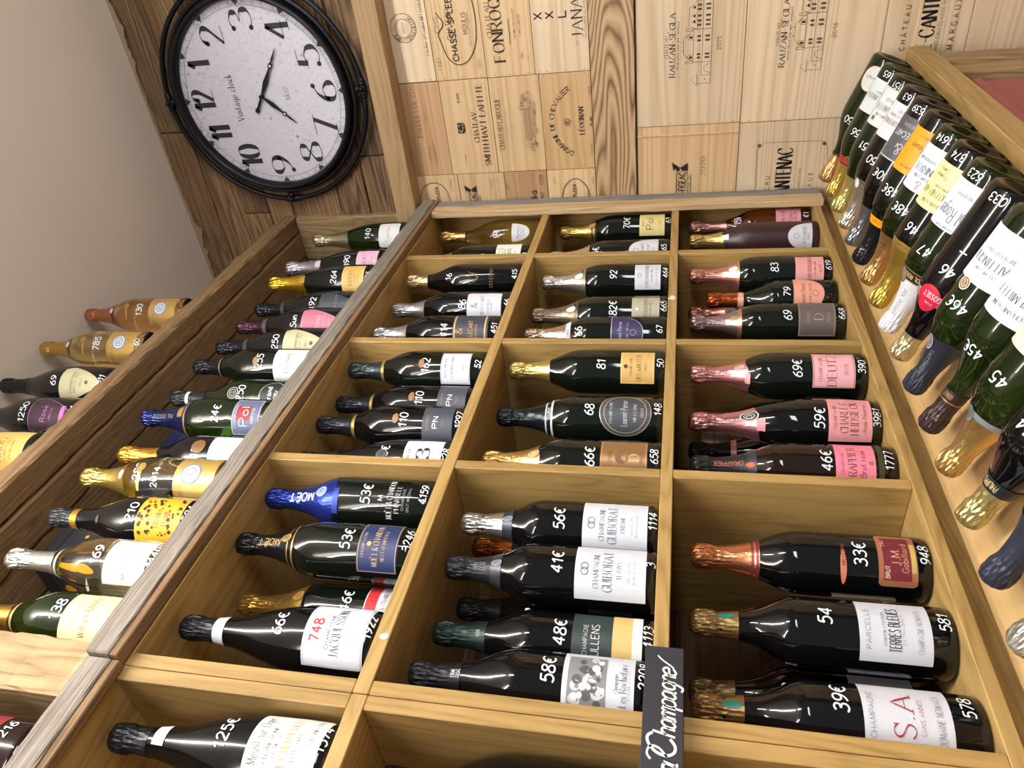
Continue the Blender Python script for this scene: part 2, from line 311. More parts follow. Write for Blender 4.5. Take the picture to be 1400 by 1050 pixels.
class Ink:
    def __init__(s): s.V = []; s.F = []
    def ribbon(s, P, w, seg=None):
        """P points, w half-width (number or function of unit direction)"""
        if seg:
            Q = [P[0]]
            for a, b in zip(P, P[1:]):
                n = max(1, int(math.ceil(math.dist(a, b)/seg)))
                for i in range(1, n+1): Q.append((a[0]+(b[0]-a[0])*i/n, a[1]+(b[1]-a[1])*i/n))
            P = Q
        n = len(P); base = len(s.V)
        if n < 2: return
        for i in range(n):
            a = P[max(0, i-1)]; b = P[min(n-1, i+1)]
            dx, dy = b[0]-a[0], b[1]-a[1]; L = math.hypot(dx, dy) or 1; dx /= L; dy /= L
            h = w(dx, dy) if callable(w) else w
            s.V.append((P[i][0]-dy*h, P[i][1]+dx*h)); s.V.append((P[i][0]+dy*h, P[i][1]-dx*h))
        for i in range(n-1): s.F.append((base+2*i, base+2*i+1, base+2*i+3, base+2*i+2))
    def poly(s, P):
        b = len(s.V); s.V += list(P); s.F.append(tuple(range(b, b+len(P))))
    def rect(s, x0, y0, x1, y1): s.poly([(x0, y0), (x1, y0), (x1, y1), (x0, y1)])
    def frame(s, x0, y0, x1, y1, w): 
        for P in ([(x0, y0), (x1, y0)], [(x1, y0), (x1, y1)], [(x1, y1), (x0, y1)], [(x0, y1), (x0, y0)]): s.ribbon(P, w, .008)
    def circle(s, cx, cy, r, w, a0=0, a1=360, n=40, ry=None):
        ry = ry or r
        s.ribbon([(cx+r*math.cos(math.radians(a0+(a1-a0)*i/n)), cy+ry*math.sin(math.radians(a0+(a1-a0)*i/n))) for i in range(n+1)], w)
    def disc(s, cx, cy, r, ry=None, n=20):
        ry = ry or r; s.poly([(cx+r*math.cos(2*PI*i/n), cy+ry*math.sin(2*PI*i/n)) for i in range(n)])
    def text(s, t, h, cx, cy, style='sans', rot=0, track=.24, slant=0, w=None, wt=None, arc=None, jit=0, align=.5):
        """style sans, serif, hand, bold, didone; w fits the width; arc=(radius, start_deg, +-1)"""
        lay = []; x = 0
        for ch in t:
            if ch == ' ': x += .45; continue
            acc = None
            if ch in ACC: ch, acc = ACC[ch]
            if ch not in G: ch = 'o'
            st, gw = G[ch]; st = list(st)
            if acc == '/': st = st+[(False, [(gw*.4, 1.1), (gw*.7, 1.3)])]
            if acc == '`': st = st+[(False, [(gw*.6, 1.1), (gw*.3, 1.3)])]
            if acc == '^': st = st+[(False, [(gw*.25, 1.1), (gw*.5, 1.3), (gw*.75, 1.1)])]
            if acc == ':': st = st+[(False, [(gw*.25, 1.15), (gw*.25, 1.27)]), (False, [(gw*.65, 1.15), (gw*.65, 1.27)])]
            lay.append((ch, st, x, gw)); x += gw+track+(.1 if ch in 'IiJl1' else 0)
        tot = max(x-track, .01); k = h; kx = h if w is None else w/tot
        cr, sr = math.cos(math.radians(rot)), math.sin(math.radians(rot))
        wt = wt or {'sans': .047, 'serif': .06, 'hand': .07, 'bold': .085, 'didone': .12, 'light': .032, 'script': .045}[style]
        if w is not None and kx < k and style != 'didone': wt *= max(.45, (kx/k)**.8)
        if style in ('serif', 'didone'):
            thin = .28 if style == 'serif' else .12
            wf = lambda dx, dy: wt*h*(thin+(1-thin)*dy*dy*(1.0 if dx*dy <= 0.02 else .55))
            if style == 'didone': wf = lambda dx, dy: wt*h*(thin+(1-thin)*abs(dy)**2.5)
        else: wf = wt*h
        for ch, st, x0, gw in lay:
            jx, jy, jr = (random.uniform(-jit, jit) for _ in range(3))
            def tf(p):
                u = (x0+p[0]+slant*p[1])*kx-tot*kx*align; v = (p[1]-.5+jy)*k
                if arc:
                    R, a0, sg = arc; th = math.radians(a0)-sg*u/R
                    rr = R+sg*v
                    return (cx+rr*math.cos(th), cy+rr*math.sin(th))
                return (cx+u*cr-v*sr, cy+u*sr+v*cr)
            for sm, P in st:
                Q = catmull(P, 5 if style == 'didone' else 3) if sm else P
                s.ribbon([tf(p) for p in Q], wf, .006)
                if style in ('serif', 'didone') and not sm and ch not in '.,-\'':
                    for p, q in ((P[0], P[1]), (P[-1], P[-2])):
                        if abs(p[1]-q[1]) > .45 and (p[1] < .02 or p[1] > .98 or ch.islower()):
                            if ch in 'AVWvwMN' and ((ch in 'A' and p[1] > .5) or (ch in 'VWvw' and p[1] < .5) or (ch == 'M' and p[1] < .2 and .1 < p[0] < .7) or (ch == 'N' and p == (.62, 0))): continue
                            if ch == '4' and p[1] > .9: continue
                            if ch == '1' and p[1] > .9: continue
                            d = .13 if style == 'serif' else .17
                            s.ribbon([tf((p[0]-d, p[1])), tf((p[0]+d, p[1]))], wt*h*(.3 if style == 'serif' else .14))
                if style in ('serif', 'didone') and sm and ch in 'CGS':
                    p = P[0]; s.ribbon([tf((p[0]+.02, p[1]+.15)), tf((p[0]+.02, p[1]-.1))], wt*h*.4)
                if style == 'didone' and sm and ch in '23569':
                    for p in ([P[0]] if ch in '269' or len(P) < 7 else [P[0], P[-1]]):
                        if p[1] < .5 and ch in '23' : pass
                        if (ch, p) in (('3', (.22, .54)), ('5', (.06, .56))): continue
                        s.disc(*tf(p), wt*h*.95, n=12)
                if style == 'didone' and sm and ch in '35': s.disc(*tf(P[-1]), wt*h*.95, n=12) if P[-1][1] < .2 else None
    def build(s, name, mp, mat, parent):
        if not s.V: return None
        V = [mp(u, v) for u, v in s.V]
        o = mk(name, V, s.F, mat, parent); return o

# ---------------------------------------------------------------- the setting
XW, ZC = 2.02, 1.545
def struct(o): o['kind'] = 'structure'; return o
struct(board('floor', -1.6, 2.1, -3.2, 1.22, -1.5, -1.45, wood('floor_boards', 'X', ((110, 84, 58), (150, 118, 84), (176, 144, 106)), 1, .05, 3, .3, .5, .05, .5), None))
struct(board('ceiling', -1.6, 2.1, -3.2, 1.22, ZC, ZC+.03, PLASTER, None))
struct(board('wall_rack_side', -1.6, 2.1, 1.13, 1.18, -1.45, ZC, PLASTER, None))
wall = struct(board('wall_right', XW+.012, XW+.06, -3.2, 1.13, -1.45, ZC, plain((96, 78, 58), .9, name='batten_wood'), None))

# horizontal cladding planks over the crate panels, live edge against the ceiling
zs = [(.83, .918), (.918, 1.01), (1.01, 1.09), (1.09, 1.175), (1.175, 1.257), (1.257, 1.345), (1.345, 1.445), (1.445, ZC)]
sp = [.62, -.2, 1.2, .35, -.4, .78, .1, .52]
k = 0
for i, (a, b) in enumerate(zs):
    cuts = [-3.2, -1.9, sp[i]-1.1, sp[i], 1.12] if sp[i] < 1.1 else [-3.2, -1.5, .1, 1.12]
    for y0, y1 in zip(cuts, cuts[1:]):
        k += 1
        if y1-y0 < .05: continue
        g = .0012
        board('plank', XW-.032-.005*((k*7) % 3), XW+.012, y0+g, y1-g, a+g, b-g if i < 7 else b-.004, CLAD[(0, 1, 2, 0, 0, 2, 1, 0)[(k*5) % 8]] if i not in (0, 1) else CLAD[1 if i == 0 or y0 < .3 else 0], wall, b=.0018, rough=.0008, seed=k, axis='Y')
# torn plaster lip along the live edge
V = []; F = []; rnd = random.Random(3); n = 130
for i in range(n+1):
    y = -.6+1.7*i/n; d = .006+.010*max(0, math.sin(y*9)+.3)*rnd.random()+.004*rnd.random()+(.016*rnd.random() if .2 < y < .33 or .8 < y < .93 else 0)
    for x, z in ((XW-.036, ZC), (XW-.042, ZC), (XW-.0425, ZC-d), (XW-.038, ZC-d*.9)): V.append((x, y, z))
for i in range(n):
    for j in range(3): F.append((i*4+j, i*4+j+1, i*4+5+j, i*4+4+j))
mk('plaster_lip', V, F, plain((150, 128, 102), .9, name='torn_plaster'), wall)
board('trim_beam', XW-.062, XW+.012, -3.2, 1.12, .765, .828, TRIMW, wall, b=.002, rough=.0006, seed=4, axis='Y')
board('knotty_board', XW-.010, XW+.012, -3.2, 1.12, .121, .233, KNOTW, wall, b=.0015, rough=.0005, seed=9, axis='Y')
# crate panels: (Y0, Y1, Z0, Z1, wood, proud)
PAN = {}
def panel(key, y0, y1, z0, z1, w, proud=0.):
    g = .0008
    PAN[key] = board('crate_panel', XW-proud, XW+.012, y0+g, y1-g, z0+g, z1-g, CR[w], wall, b=.0007)
    PAN[key]['px'] = 0
    return PAN[key]
panel('a1', .17, .436, .655, .80, 'pale', .001); panel('a2', .17, .437, .513, .655, 'tan'); panel('a3', .17, .438, .381, .513, 'tan', .001); panel('a4', .17, .438, .235, .381, 'pale', .0015)
panel('b1', .437, .697, .652, .80, 'rust'); panel('b2', .437, .697, .513, .652, 'tan', .001); panel('b3', .438, .697, .373, .513, 'tan'); panel('b4', .438, .697, .235, .373, 'amber', .001)
panel('c1', .697, .96, .640, .80, 'tan', .001); panel('c2', .697, .96, .499, .640, 'tan'); panel('c3', .697, .96, .374, .499, 'rust', .001); panel('c4', .697, .96, .235, .374, 'tan')
panel('d1', .09, .593, -.148, .118, 'pale', .001); panel('d2', .09, .596, -.463, -.148, 'pale'); panel('d3', .09, .66, -.645, -.463, 'pale', .001); panel('d4', .09, .66, -.95, -.645, 'pale')
panel('e1', .593, 1.1, -.148, .118, 'tan', .0005); panel('e2', .596, 1.1, -.463, -.148, 'pale', .001)
board('lid_slat', XW-.0035, XW-.0003, .616, .619, -.146, .117, CR['tan'], wall, b=.0005)
for j in range(3):
    yy = .17-.262*(j+1)
    for q, (z0, z1) in enumerate(((.655, .80), (.513, .655), (.381, .513), (.235, .381))): panel('x', yy, yy+.262, z0, z1, ('tan', 'pale', 'amber', 'tan', 'rust')[(q+j*2) % 5], .0005*(q % 2))
for j in range(3):
    yy = .09-.5*(j+1)
    for q, (z0, z1) in enumerate(((-.148, .118), (-.463, -.148), (-.645, -.463), (-.95, -.645))): panel('x', yy, yy+.5, z0, z1, ('pale', 'tan', 'pale')[(q+j) % 3], .0005*(q % 2))
struct(board('baseboard_right', XW-.01, XW+.012, -3.2, .4, -1.45, -1.36, OLD_Y, None))
# nail heads along the crate edges
def nails(par, pts):
    V = []; F = []
    for y, z in pts:
        b = len(V)
        for i in range(6): V.append((XW-.0022, y+.0013*math.cos(i*PI/3), z+.0013*math.sin(i*PI/3)))
        F.append(tuple(range(b, b+6)))
    o = mk('nail_head', V, F, INK, par); return o
for key, y, zz in (('a1', .43, (.67, .69, .735)), ('a2', .431, (.53, .58, .63)), ('a3', .432, (.40, .45, .49)), ('a4', .432, (.25, .30, .35, .37)), ('d1', .587, (-.13, -.05, .03, .10)), ('d2', .59, (-.17, -.26, -.37, -.43)), ('b4', .443, (.25, .36))):
    nails(PAN[key], [(y, z) for z in zz])

wm = lambda pr: (lambda u, v: (XW-pr-.0006, -u, v))
def stamp(key, ink, mat=INK, pr=.0016, name='stamped_lettering'): return ink.build(name, wm(pr), mat, PAN[key])
I = Ink(); R_ = .0355
cx, cy = (-0.2981, 0.7234)
I.circle(cx, cy, R_*1.0, .0005); I.circle(cx, cy, R_*.63, .0005)
I.text('CASTILLON', .0085, cx, cy, 'serif', arc=(R_*.83, 240, -1), align=.28, wt=.09)
I.text('AGE', .0085, cx, cy, 'serif', arc=(R_*.83, 135, 1), align=.5, wt=.09); I.text('VILLAGE', .0085, cx, cy, 'serif', arc=(R_*.83, 150, 1), align=.85, wt=.09)
I.text('2020', .0075, cx, cy, 'serif', track=.3)
I.ribbon([(cx-.002, cy+R_*.72), (cx-.002, cy+R_*.93)], .0003); I.ribbon([(cx+.002, cy+R_*.72), (cx+.002, cy+R_*.93)], .0003)
u, v = (-0.3698, 0.6684); I.text('Caroline et Loudon MITJAVILE', .0075, u, v, 'serif', align=0, wt=.08)
stamp('a1', I)
I = Ink()
pts = [(-0.2034, 0.6568), (-0.2316, 0.6208), (-0.2682, 0.6294), (-0.2773, 0.6230), (-0.2920, 0.6136), (-0.3056, 0.6180), (-0.3204, 0.6307), (-0.3440, 0.6248), (-0.3775, 0.6142), (-0.3953, 0.5967), (-0.3984, 0.5788), (-0.3890, 0.5570), (-0.3598, 0.5366), (-0.3251, 0.5275), (-0.2735, 0.5258), (-0.2276, 0.5344), (-0.1959, 0.5583)]
I.ribbon(catmull(pts[2:]), .0011)
u, v = (-0.2999, 0.6010); I.text('CHATEAU', 0.0118, u, v, 'sans', w=0.0722, wt=.045)
u, v = (-0.3883, 0.5915); I.text('CHASSE-SPLEEN', 0.0157, u, v, 'sans', wt=.085, align=0)
u, v = (-0.3000, 0.5573); I.text('MOULIS', 0.0117, u, v, 'sans', w=0.0513)
u, v = (-0.3555, 0.5459); I.text('CRU EXCEPTIONNEL', .0066, u, v, 'light', align=0)
u, v = (-0.2974, 0.6326); I.text('CHS', 0.0119, u, v, 'light', w=0.0379)
u, v = (-0.3940, 0.6397); I.text('CRD', 0.0102, u, v, 'serif', w=0.0293)
u, v = (-0.4001, 0.5304); I.text('2020', .006, u, v, 'light', w=.016); I.frame(u-.011, v-.0045, u+.011, v+.0045, .0002)
stamp('a2', I)
I = Ink()
u, v = (-0.2985, 0.4924); I.text('CHATEAU', 0.0135, u, v, 'serif', w=0.0814)
u, v = (-0.3989, 0.4720); I.text('FONROQUE', 0.0290, u, v, 'serif', align=0, wt=.09)
u, v = (-0.3471, 0.4265); I.text('GRAND CRU CLASSE', .0055, u, v, 'serif', align=0)
u, v = (-0.3430, 0.4125); I.text('SAINT-EMILION', .0055, u, v, 'serif', align=0)
u, v = (-0.3584, 0.4395); I.ribbon([(u, v), (u+.06, v)], .0007)
u, v = (-0.3890, 0.4116); I.text('CBO', .006, u, v, 'sans'); u, v = (-0.3955, 0.3966); I.text('2017', .005, u, v, 'light')
stamp('a3', I)
I = Ink()
for px, ch in ((735, 'X'), (751, 'X'), (768, 'L')):
    u, v = (-0.2991, 0.3622); vv = {735: 0.3622, 751: 0.3323, 768: 0.3007}[px]
    I.text(ch, 0.0205, u, vv, 'bold', w=.0145)
u, v = (-0.3701, 0.2659); I.text('LA', .006, u, v, 'serif')
u, v = (-0.3582, 0.2633); I.text('JANASSE', 0.0277, u, v, 'serif', align=0)
u, v = (-0.3599, 0.2428); I.text('CHATEAUNEUF-DU-PAPE', .0055, u, v, 'sans', align=0)
u, v = (-0.3035, 0.2305); I.text('2019', .005, u, v, 'sans')
stamp('a4', I, INKB)
I = Ink()
u, v = (-0.5132, 0.7300); I.text('PAGODES DE COS', 0.0150, u, v, 'serif', w=0.1409)
u, v = (-0.5288, 0.7047); I.text('2017', .006, u, v, 'light')
u, v = (-0.6323, 0.7065)
for q in range(5): I.frame(u-.022+.009*q, v-.012, u-.016+.009*q, v-.004+.004*(q % 3), .0002)
for q in (-1, 0, 1): I.ribbon(catmull([(u+.014*q-.006, v), (u+.014*q, v+.009+(q == 0)*.005), (u+.014*q+.006, v)]), .0003)
I.ribbon([(u-.03, v-.012), (u+.03, v-.012)], .0006)
stamp('b1', I, INKF)
I = Ink()
u, v = (-0.4837, 0.6028); I.text('B 2010', .0055, u, v, 'bold', w=.024)
u, v = (-0.6523, 0.6058); I.text('12 Btles', .0065, u, v, 'serif')
u, v = (-0.5653, 0.5646); I.text('CHATEAV', 0.0148, u, v, 'serif', w=0.0822, wt=.09)
u, v = (-0.5626, 0.5409); I.text('SMITH HAVT LAFITTE', 0.0168, u, v, 'serif', w=0.2220, wt=.10)
stamp('b2', I)
I = Ink(); u, v = (-0.5650, 0.6052)
I.poly([(u-.0145, v+.011), (u+.0145, v+.011), (u+.0145, v-.006), (u+.009, v-.011), (u-.009, v-.011), (u-.0145, v-.006)])
stamp('b2', I, INKB, .0018, 'stamped_shield')
I = Ink()
for a, b in ((.0075, .006), (.0085, -.004), (.0005, -.0055)):
    I.ribbon([(u+a-.0035, v+b), (u+a+.0035, v+b)], .0006); I.ribbon([(u+a, v+b-.0035), (u+a, v+b+.0035)], .0006)
I.circle(u-.006, v+.002, .0045, .0009, 60, 300, 12)
stamp('b2', I, CR['tan'], .0022, 'shield_charges')
I = Ink()
u, v = (-0.5613, 0.4945); I.text('CHATEAU LAROQUE', 0.0145, u, v, 'serif', w=0.1392, wt=.09)
u, v = (-0.5625, 0.4737); I.text('Grand Cru Classé', .0048, u, v, 'serif', w=0.0773)
u, v = (-0.5673, 0.4597); I.text('2009', .004, u, v, 'light')
# engraving of a long house between trees
U0, V0 = (-0.5621, 0.4136); rnd = random.Random(5)
for q in range(26):
    uu = U0-.045+.0034*q; I.ribbon([(uu, V0-.008), (uu, V0+.010+.002*math.sin(q))], .0003)
for dz in (-.008, -.003, .002, .007, .011): I.ribbon([(U0-.048, V0+dz), (U0+.044, V0+dz)], .0003)
I.frame(U0+.036, V0-.010, U0+.047, V0+.018, .0004); I.ribbon([(U0+.036, V0+.018), (U0+.0415, V0+.027), (U0+.047, V0+.018)], .0004)
for cu, cv, r in ((.062, .006, .014), (.072, -.006, .013), (.057, -.008, .012), (-.058, .002, .012), (-.068, -.008, .012), (-.06, -.014, .010), (.074, .006, .010), (.055, .012, .008)):
    for q in range(16):
        a = rnd.uniform(0, 6.28); rr = r*math.sqrt(rnd.random()); x, y = U0+cu+rr*math.cos(a), V0+cv+rr*math.sin(a)*.8
        I.circle(x, y, rnd.uniform(.0012, .0028), .00025, rnd.uniform(0, 180), rnd.uniform(200, 380), 6)
for q in range(46):
    x, y = U0+rnd.uniform(-.075, .06), V0+rnd.uniform(-.026, -.012); I.ribbon([(x, y), (x+rnd.uniform(.004, .012), y+rnd.uniform(-.001, .0015))], .0003)
I.ribbon([(U0-.04, V0-.011), (U0+.05, V0-.018)], .0004); I.ribbon([(U0-.05, V0-.016), (U0+.05, V0-.024)], .0004)
stamp('b3', I, INKF)
I = Ink(); u, v = (-0.5649, 0.2660)
cu, cv = (-0.5658, 0.2501); I.text('DOMAINE DE CHEVALIER', .0125, cu, cv, 'serif', arc=(.098, 90, 1), track=.2, wt=.11, w=.215)
u, v = (-0.5649, 0.2660); I.text('LÉOGNAN', 0.0139, u, v, 'serif', w=0.0718, wt=.11)
u, v = (-0.4886, 0.2402); I.text('2004', .0065, u, v, 'sans'); u, v = (-0.5664, 0.2402); I.text('BLANC', .006, u, v, 'serif', wt=.12)
u, v = (-0.6457, 0.2423); I.text('e 12x75cl', .006, u, v, 'sans')
u, v = (-0.5665, 0.3041)
for q in range(26):
    a = q*2.4; r = .0022*math.sqrt(q); I.circle(u+r*math.cos(a), v+r*math.sin(a)*.9, .0016, .0004, q*40, q*40+230, 7)
stamp('b4', I, INKB)
def spleen(key, u, v):
    I = Ink(); I.circle(u, v, .030, .001, 90, 255, 30, ry=.046); 
    I.circle(u, v, .030, .001, -75, 90, 30, ry=.046); stamp(key, I, INKB)
I = Ink()
pts = [(-0.8323, 0.7836), (-0.7446, 0.7572), (-0.7229, 0.7346), (-0.7196, 0.7088), (-0.7340, 0.6863), (-0.7616, 0.6751), (-0.8360, 0.6690)]; I.ribbon(catmull(pts), .001)
u, v = (-0.7330, 0.7090); I.text('CHASSE-SPLEEN', .0095, u, v, 'sans', align=1, wt=.09); u, v = (-0.7523, 0.6803); I.text('CRU EXCEPTIONNEL', .0055, u, v, 'light', align=1)
u, v = (-0.7282, 0.6626); I.text('e 12 Btles', .006, u, v, 'sans')
stamp('c1', I)
def figeac(key, u, v, s=1.):
    """u, v: centre right end of the word"""
    I = Ink()
    I.poly([(u+.022*s, v+.024*s), (u+.010*s, v+.012*s), (u+.022*s, v-.001*s), (u-.002*s, v-.001*s), (u-.002*s, v+.024*s)][:1]+[(u+.010*s, v+.012*s), (u-.001*s, v+.019*s)])
    I.poly([(u-.001*s, v+.012*s), (u+.018*s, v+.019*s), (u+.007*s, v+.004*s), (u-.001*s, v+.006*s)])
    I.poly([(u+.018*s, v-.014*s), (u+.007*s, v+.004*s), (u-.001*s, v-.002*s), (u-.001*s, v-.014*s), (u+.003*s, v-.014*s)])
    I.ribbon([(u-.10*s, v+.011*s), (u, v+.011*s), (u, v-.013*s), (u-.10*s, v-.013*s)], .0006)
    I.ribbon([(u-.10*s, v-.022*s), (u-.010*s, v-.022*s), (u-.010*s, v-.013*s)], .0006)
    for q in range(40): I.ribbon([(u-.10*s+.0025*q*s, v+.0115*s), (u-.10*s+.0025*q*s, v+.014*s)], .0005)
    I.text('CHATEAU-FIGEAC', .016*s, u-.004*s, v-.001*s, 'bold', align=1, wt=.085, track=.2, w=.115*s)
    I.text('SAINT-EMILION', .006*s, u-.014*s, v-.0175*s, 'sans', align=1)
    stamp(key, I, INKB)
u, v = (-0.7510, 0.6008); figeac('c2', u, v, 1.0)
I = Ink(); u, v = (-0.7290, 0.5398); I.text('2012', .0085, u, v, 'serif', w=.028)
u, v = (-0.7188, 0.5230); I.text('CRD', .005, u, v, 'light'); u, v = (-0.7398, 0.4927); I.text('2014', .008, u, v, 'sans', w=.02)
stamp('c2', I)
I = Ink(); u, v = (-0.7853, 0.4694)
for q in range(3): I.ribbon([(u+.006*q-.006, v-.014), (u+.006*q-.004, v+.010), (u+.006*q-.001, v-.014)], .0005)
I.ribbon([(u-.014, v+.005), (u+.014, v+.005)], .0004); I.circle(u, v+.012, .007, .0005, 0, 180, 8)
u, v = (-0.7539, 0.4180); I.text('Grandia', .020, u, v, 'bold', align=1); u, v = (-0.7594, 0.3926); I.text('PRODUCE OF FRANCE', .008, u, v, 'bold', align=1, wt=.07)
u, v = (-0.7245, 0.3915); I.text('e 12x75', .006, u, v, 'sans'); I.frame(u-.012, v-.005, u+.014, v+.005, .0004)
stamp('c3', I)
I = Ink()
pts = [(-0.8465, 0.3455), (-0.7619, 0.3306), (-0.7344, 0.3138), (-0.7246, 0.2921), (-0.7362, 0.2719), (-0.7649, 0.2567), (-0.8495, 0.2525)]; I.ribbon(catmull(pts), .001)
u, v = (-0.7415, 0.2974); I.text('CHASSE-SPLEEN', .0095, u, v, 'sans', align=1, wt=.09); u, v = (-0.7647, 0.2609); I.text('CRU EXCEPTIONNEL', .0055, u, v, 'light', align=1)
u, v = (-0.7283, 0.3535); I.text('2015', .007, u, v, 'light'); u, v = (-0.7332, 0.2425); I.text('e12Btles', .005, u, v, 'sans')
stamp('c4', I)
def manor(key, u, v, k=1.):
    """line drawing of a manor house: centre u, ground v"""
    I = Ink(); w = .0005*k
    def P(*p): I.ribbon([(u+a*k, v+b*k) for a, b in p], w)
    P((-.11, 0), (.13, 0)); P((-.11, 0), (-.11, .042)); P((.13, 0), (.13, .045))
    P((-.11, .042), (-.085, .042)); P((-.116, .042), (-.0975, .062), (-.079, .042), (-.116, .042))
    P((-.085, .03), (-.045, .03)); P((-.085, .03), (-.085, 0)); I.circle(u-.065*k, v, .013*k, w, 0, 180, 12, ry=.022*k)
    P((-.045, 0), (-.045, .055)); P((-.045, .055), (.05, .055)); P((-.045, .055), (-.02, .085), (.025, .085), (.05, .055)); P((.05, 0), (.05, .055))
    P((-.045, .028), (.13, .028)); P((.05, .045), (.13, .045)); P((.05, .045), (.06, .070), (.11, .070), (.13, .045))
    P((-.048, .055), (-.048, .078)); P((-.042, .055), (-.042, .078)); P((.053, .05), (.053, .08)); P((.047, .055), (.047, .08)); P((-.048, .078), (-.042, .078)); P((-.01, .085), (-.01, .092)); P((.015, .085), (.015, .092))
    for a in (-.032, -.022, .018, .030, .062, .074, .088, .106, .118):
        for b, h in ((.006, .014), (.033, .011)):
            I.rect(u+(a-.0028)*k, v+b*k, u+(a-.0004)*k, v+(b+h)*k); I.rect(u+(a+.0004)*k, v+b*k, u+(a+.0028)*k, v+(b+h)*k)
    for a in (-.03, .028):
        I.rect(u+(a-.003)*k, v+.058*k, u+(a+.003)*k, v+.068*k); P((a-.007, .056), (a-.007, .068), (a, .076), (a+.007, .068), (a+.007, .056))
    for a in (.072, .088, .112):
        I.disc(u+a*k, v+.054*k, .0035*k, n=8); P((a-.006, .047), (a, .064), (a+.006, .047))
    I.disc(u-.097*k, v+.018*k, .002*k, n=6)
    return I
u, v = (-0.3994, -0.0684); I = manor('d1', u-.002, v, .80)
u, v = (-0.3977, 0.0419); I.text('CHÂTEAU', 0.0090, u, v, 'serif', w=0.0513)
u, v = (-0.3954, 0.0275); I.text('RAUZAN-SÉGLA', 0.0144, u, v, 'serif', w=0.1484, wt=.085)
u, v = (-0.3965, 0.0132); I.text('GRAND CRU CLASSE 1855 - MARGAUX', .0033, u, v, 'bold', w=0.1142)
u, v = (-0.3974, -0.0858); I.text('2015', 0.0105, u, v, 'sans', w=0.0303)
stamp('d1', I)
u, v = (-0.3856, -0.3300); I = manor('d2', u-.002, v, .80)
u, v = (-0.3884, -0.2240); I.text('CHÂTEAU', 0.0085, u, v, 'serif', w=0.0494)
u, v = (-0.3879, -0.2374); I.text('RAUZAN-SÉGLA', 0.0135, u, v, 'serif', w=0.1512, wt=.085)
u, v = (-0.3890, -0.2509); I.text('GRAND CRU CLASSE 1855 - MARGAUX', .0033, u, v, 'bold', w=0.1182)
u, v = (-0.3890, -0.3516); I.text('2016', 0.0099, u, v, 'sans', w=0.0324)
stamp('d2', I)
u, v = (-0.7149, -0.0019); figeac('e1', u, v, 1.15)
I = Ink(); u, v = (-0.7053, -0.0580); I.text('2020', 0.0135, u, v, 'serif', w=0.0507)
stamp('e1', I)
I = Ink()
u, v = (-0.7415, -0.2277); I.text('CHÂTEAU', 0.0114, u, v, 'sans', align=1, track=.7, wt=.05)
u, v = (-0.6683, -0.2675); I.text('BRANE-CANTENAC', 0.0372, u, v, 'serif', align=1, w=.240, wt=.125, track=.2)
u, v = (-0.7232, -0.3095); I.text('GRAND CRU CLASSE EN 1855', .006, u, v, 'light', align=1)
u, v = (-0.7363, -0.3366); I.text('MARGAUX', 0.0111, u, v, 'sans', align=1, track=.7, wt=.05)
I.ribbon([(-0.8107, -0.2007), (-0.6684, -0.1959), (-0.6536, -0.2077)], .0004); I.ribbon([(-0.6498, -0.2092), (-0.6520, -0.3556)], .0004); I.ribbon([(-0.6520, -0.3556), (-0.6641, -0.3695), (-0.7463, -0.3816)], .0004)
for a, b in ((-0.6570, -0.2006), (-0.6599, -0.3619)): I.circle(a, b, .004, .0006); I.circle(a, b, .0018, .0006)
stamp('e2', I, INKB)
I = Ink()
u, v = (-0.4463, -0.5073); I.text('CHÂTEAU', .0105, u, v, 'sans', align=0, track=.75, wt=.06)
u, v = (-0.5228, -0.5548); I.text('BRANE-CANTENAC', 0.0316, u, v, 'serif', align=0, w=.250, wt=.125, track=.2)
u, v = (-0.4682, -0.5813); I.text('GRAND CRU CLASSÉ EN 1855', .0085, u, v, 'light', align=0)
u, v = (-0.4510, -0.6108); I.text('MARGAUX', .0115, u, v, 'sans', align=0, track=.75, wt=.06)
stamp('d3', I, INKB)

# ---------------------------------------------------------------- the clock
ck = thing('wall_clock', 'large round wall clock, off-white worn face, black iron ring, on brown wood cladding', 'clock', (1.955, .427, 1.148))
CK = (0, 0, 0)
def ringprof(prof, name, mat, n=96, a0=0):
    V = []; F = []; m = len(prof)
    for i in range(n):
        a = 2*PI*i/n
        for r, x in prof: V.append((x, r*math.cos(a), r*math.sin(a)))
    for i in range(n):
        for j in range(m-1): F.append((i*m+j, i*m+j+1, ((i+1) % n)*m+j+1, ((i+1) % n)*m+j))
    return mk(name, V, F, mat, ck, True)
facem = None
def face_mat():
    m, n, l, b = new_mat('worn_dial')
    co = n.new('ShaderNodeTexCoord'); t = n.new('ShaderNodeTexNoise'); t.inputs['Scale'].default_value = 90; t.inputs['Detail'].default_value = 5
    t2 = n.new('ShaderNodeTexNoise'); t2.inputs['Scale'].default_value = 6; l.new(co.outputs['Object'], t.inputs['Vector']); l.new(co.outputs['Object'], t2.inputs['Vector'])
    a = n.new('ShaderNodeMath'); a.operation = 'MULTIPLY_ADD'; a.inputs[1].default_value = .35; l.new(t2.outputs[0], a.inputs[0]); l.new(t.outputs[0], a.inputs[2])
    r = n.new('ShaderNodeValToRGB'); e = r.color_ramp.elements
    e[0].position = .40; e[0].color = s2l((120, 112, 108))+(1,); e[1].position = .50; e[1].color = s2l((196, 194, 206))+(1,)
    q = e.new(.75); q.color = s2l((206, 205, 217))+(1,)
    e2 = e.new(.90); e2.color = s2l((196, 188, 184))+(1,)
    l.new(a.outputs[0], r.inputs[0]); l.new(r.outputs[0], b.inputs['Base Color']); b.inputs['Roughness'].default_value = .5
    return m
V, F = [(0, 0, 0)], []
n = 96
for i in range(n): V.append((0, .247*math.cos(2*PI*i/n), .247*math.sin(2*PI*i/n)))
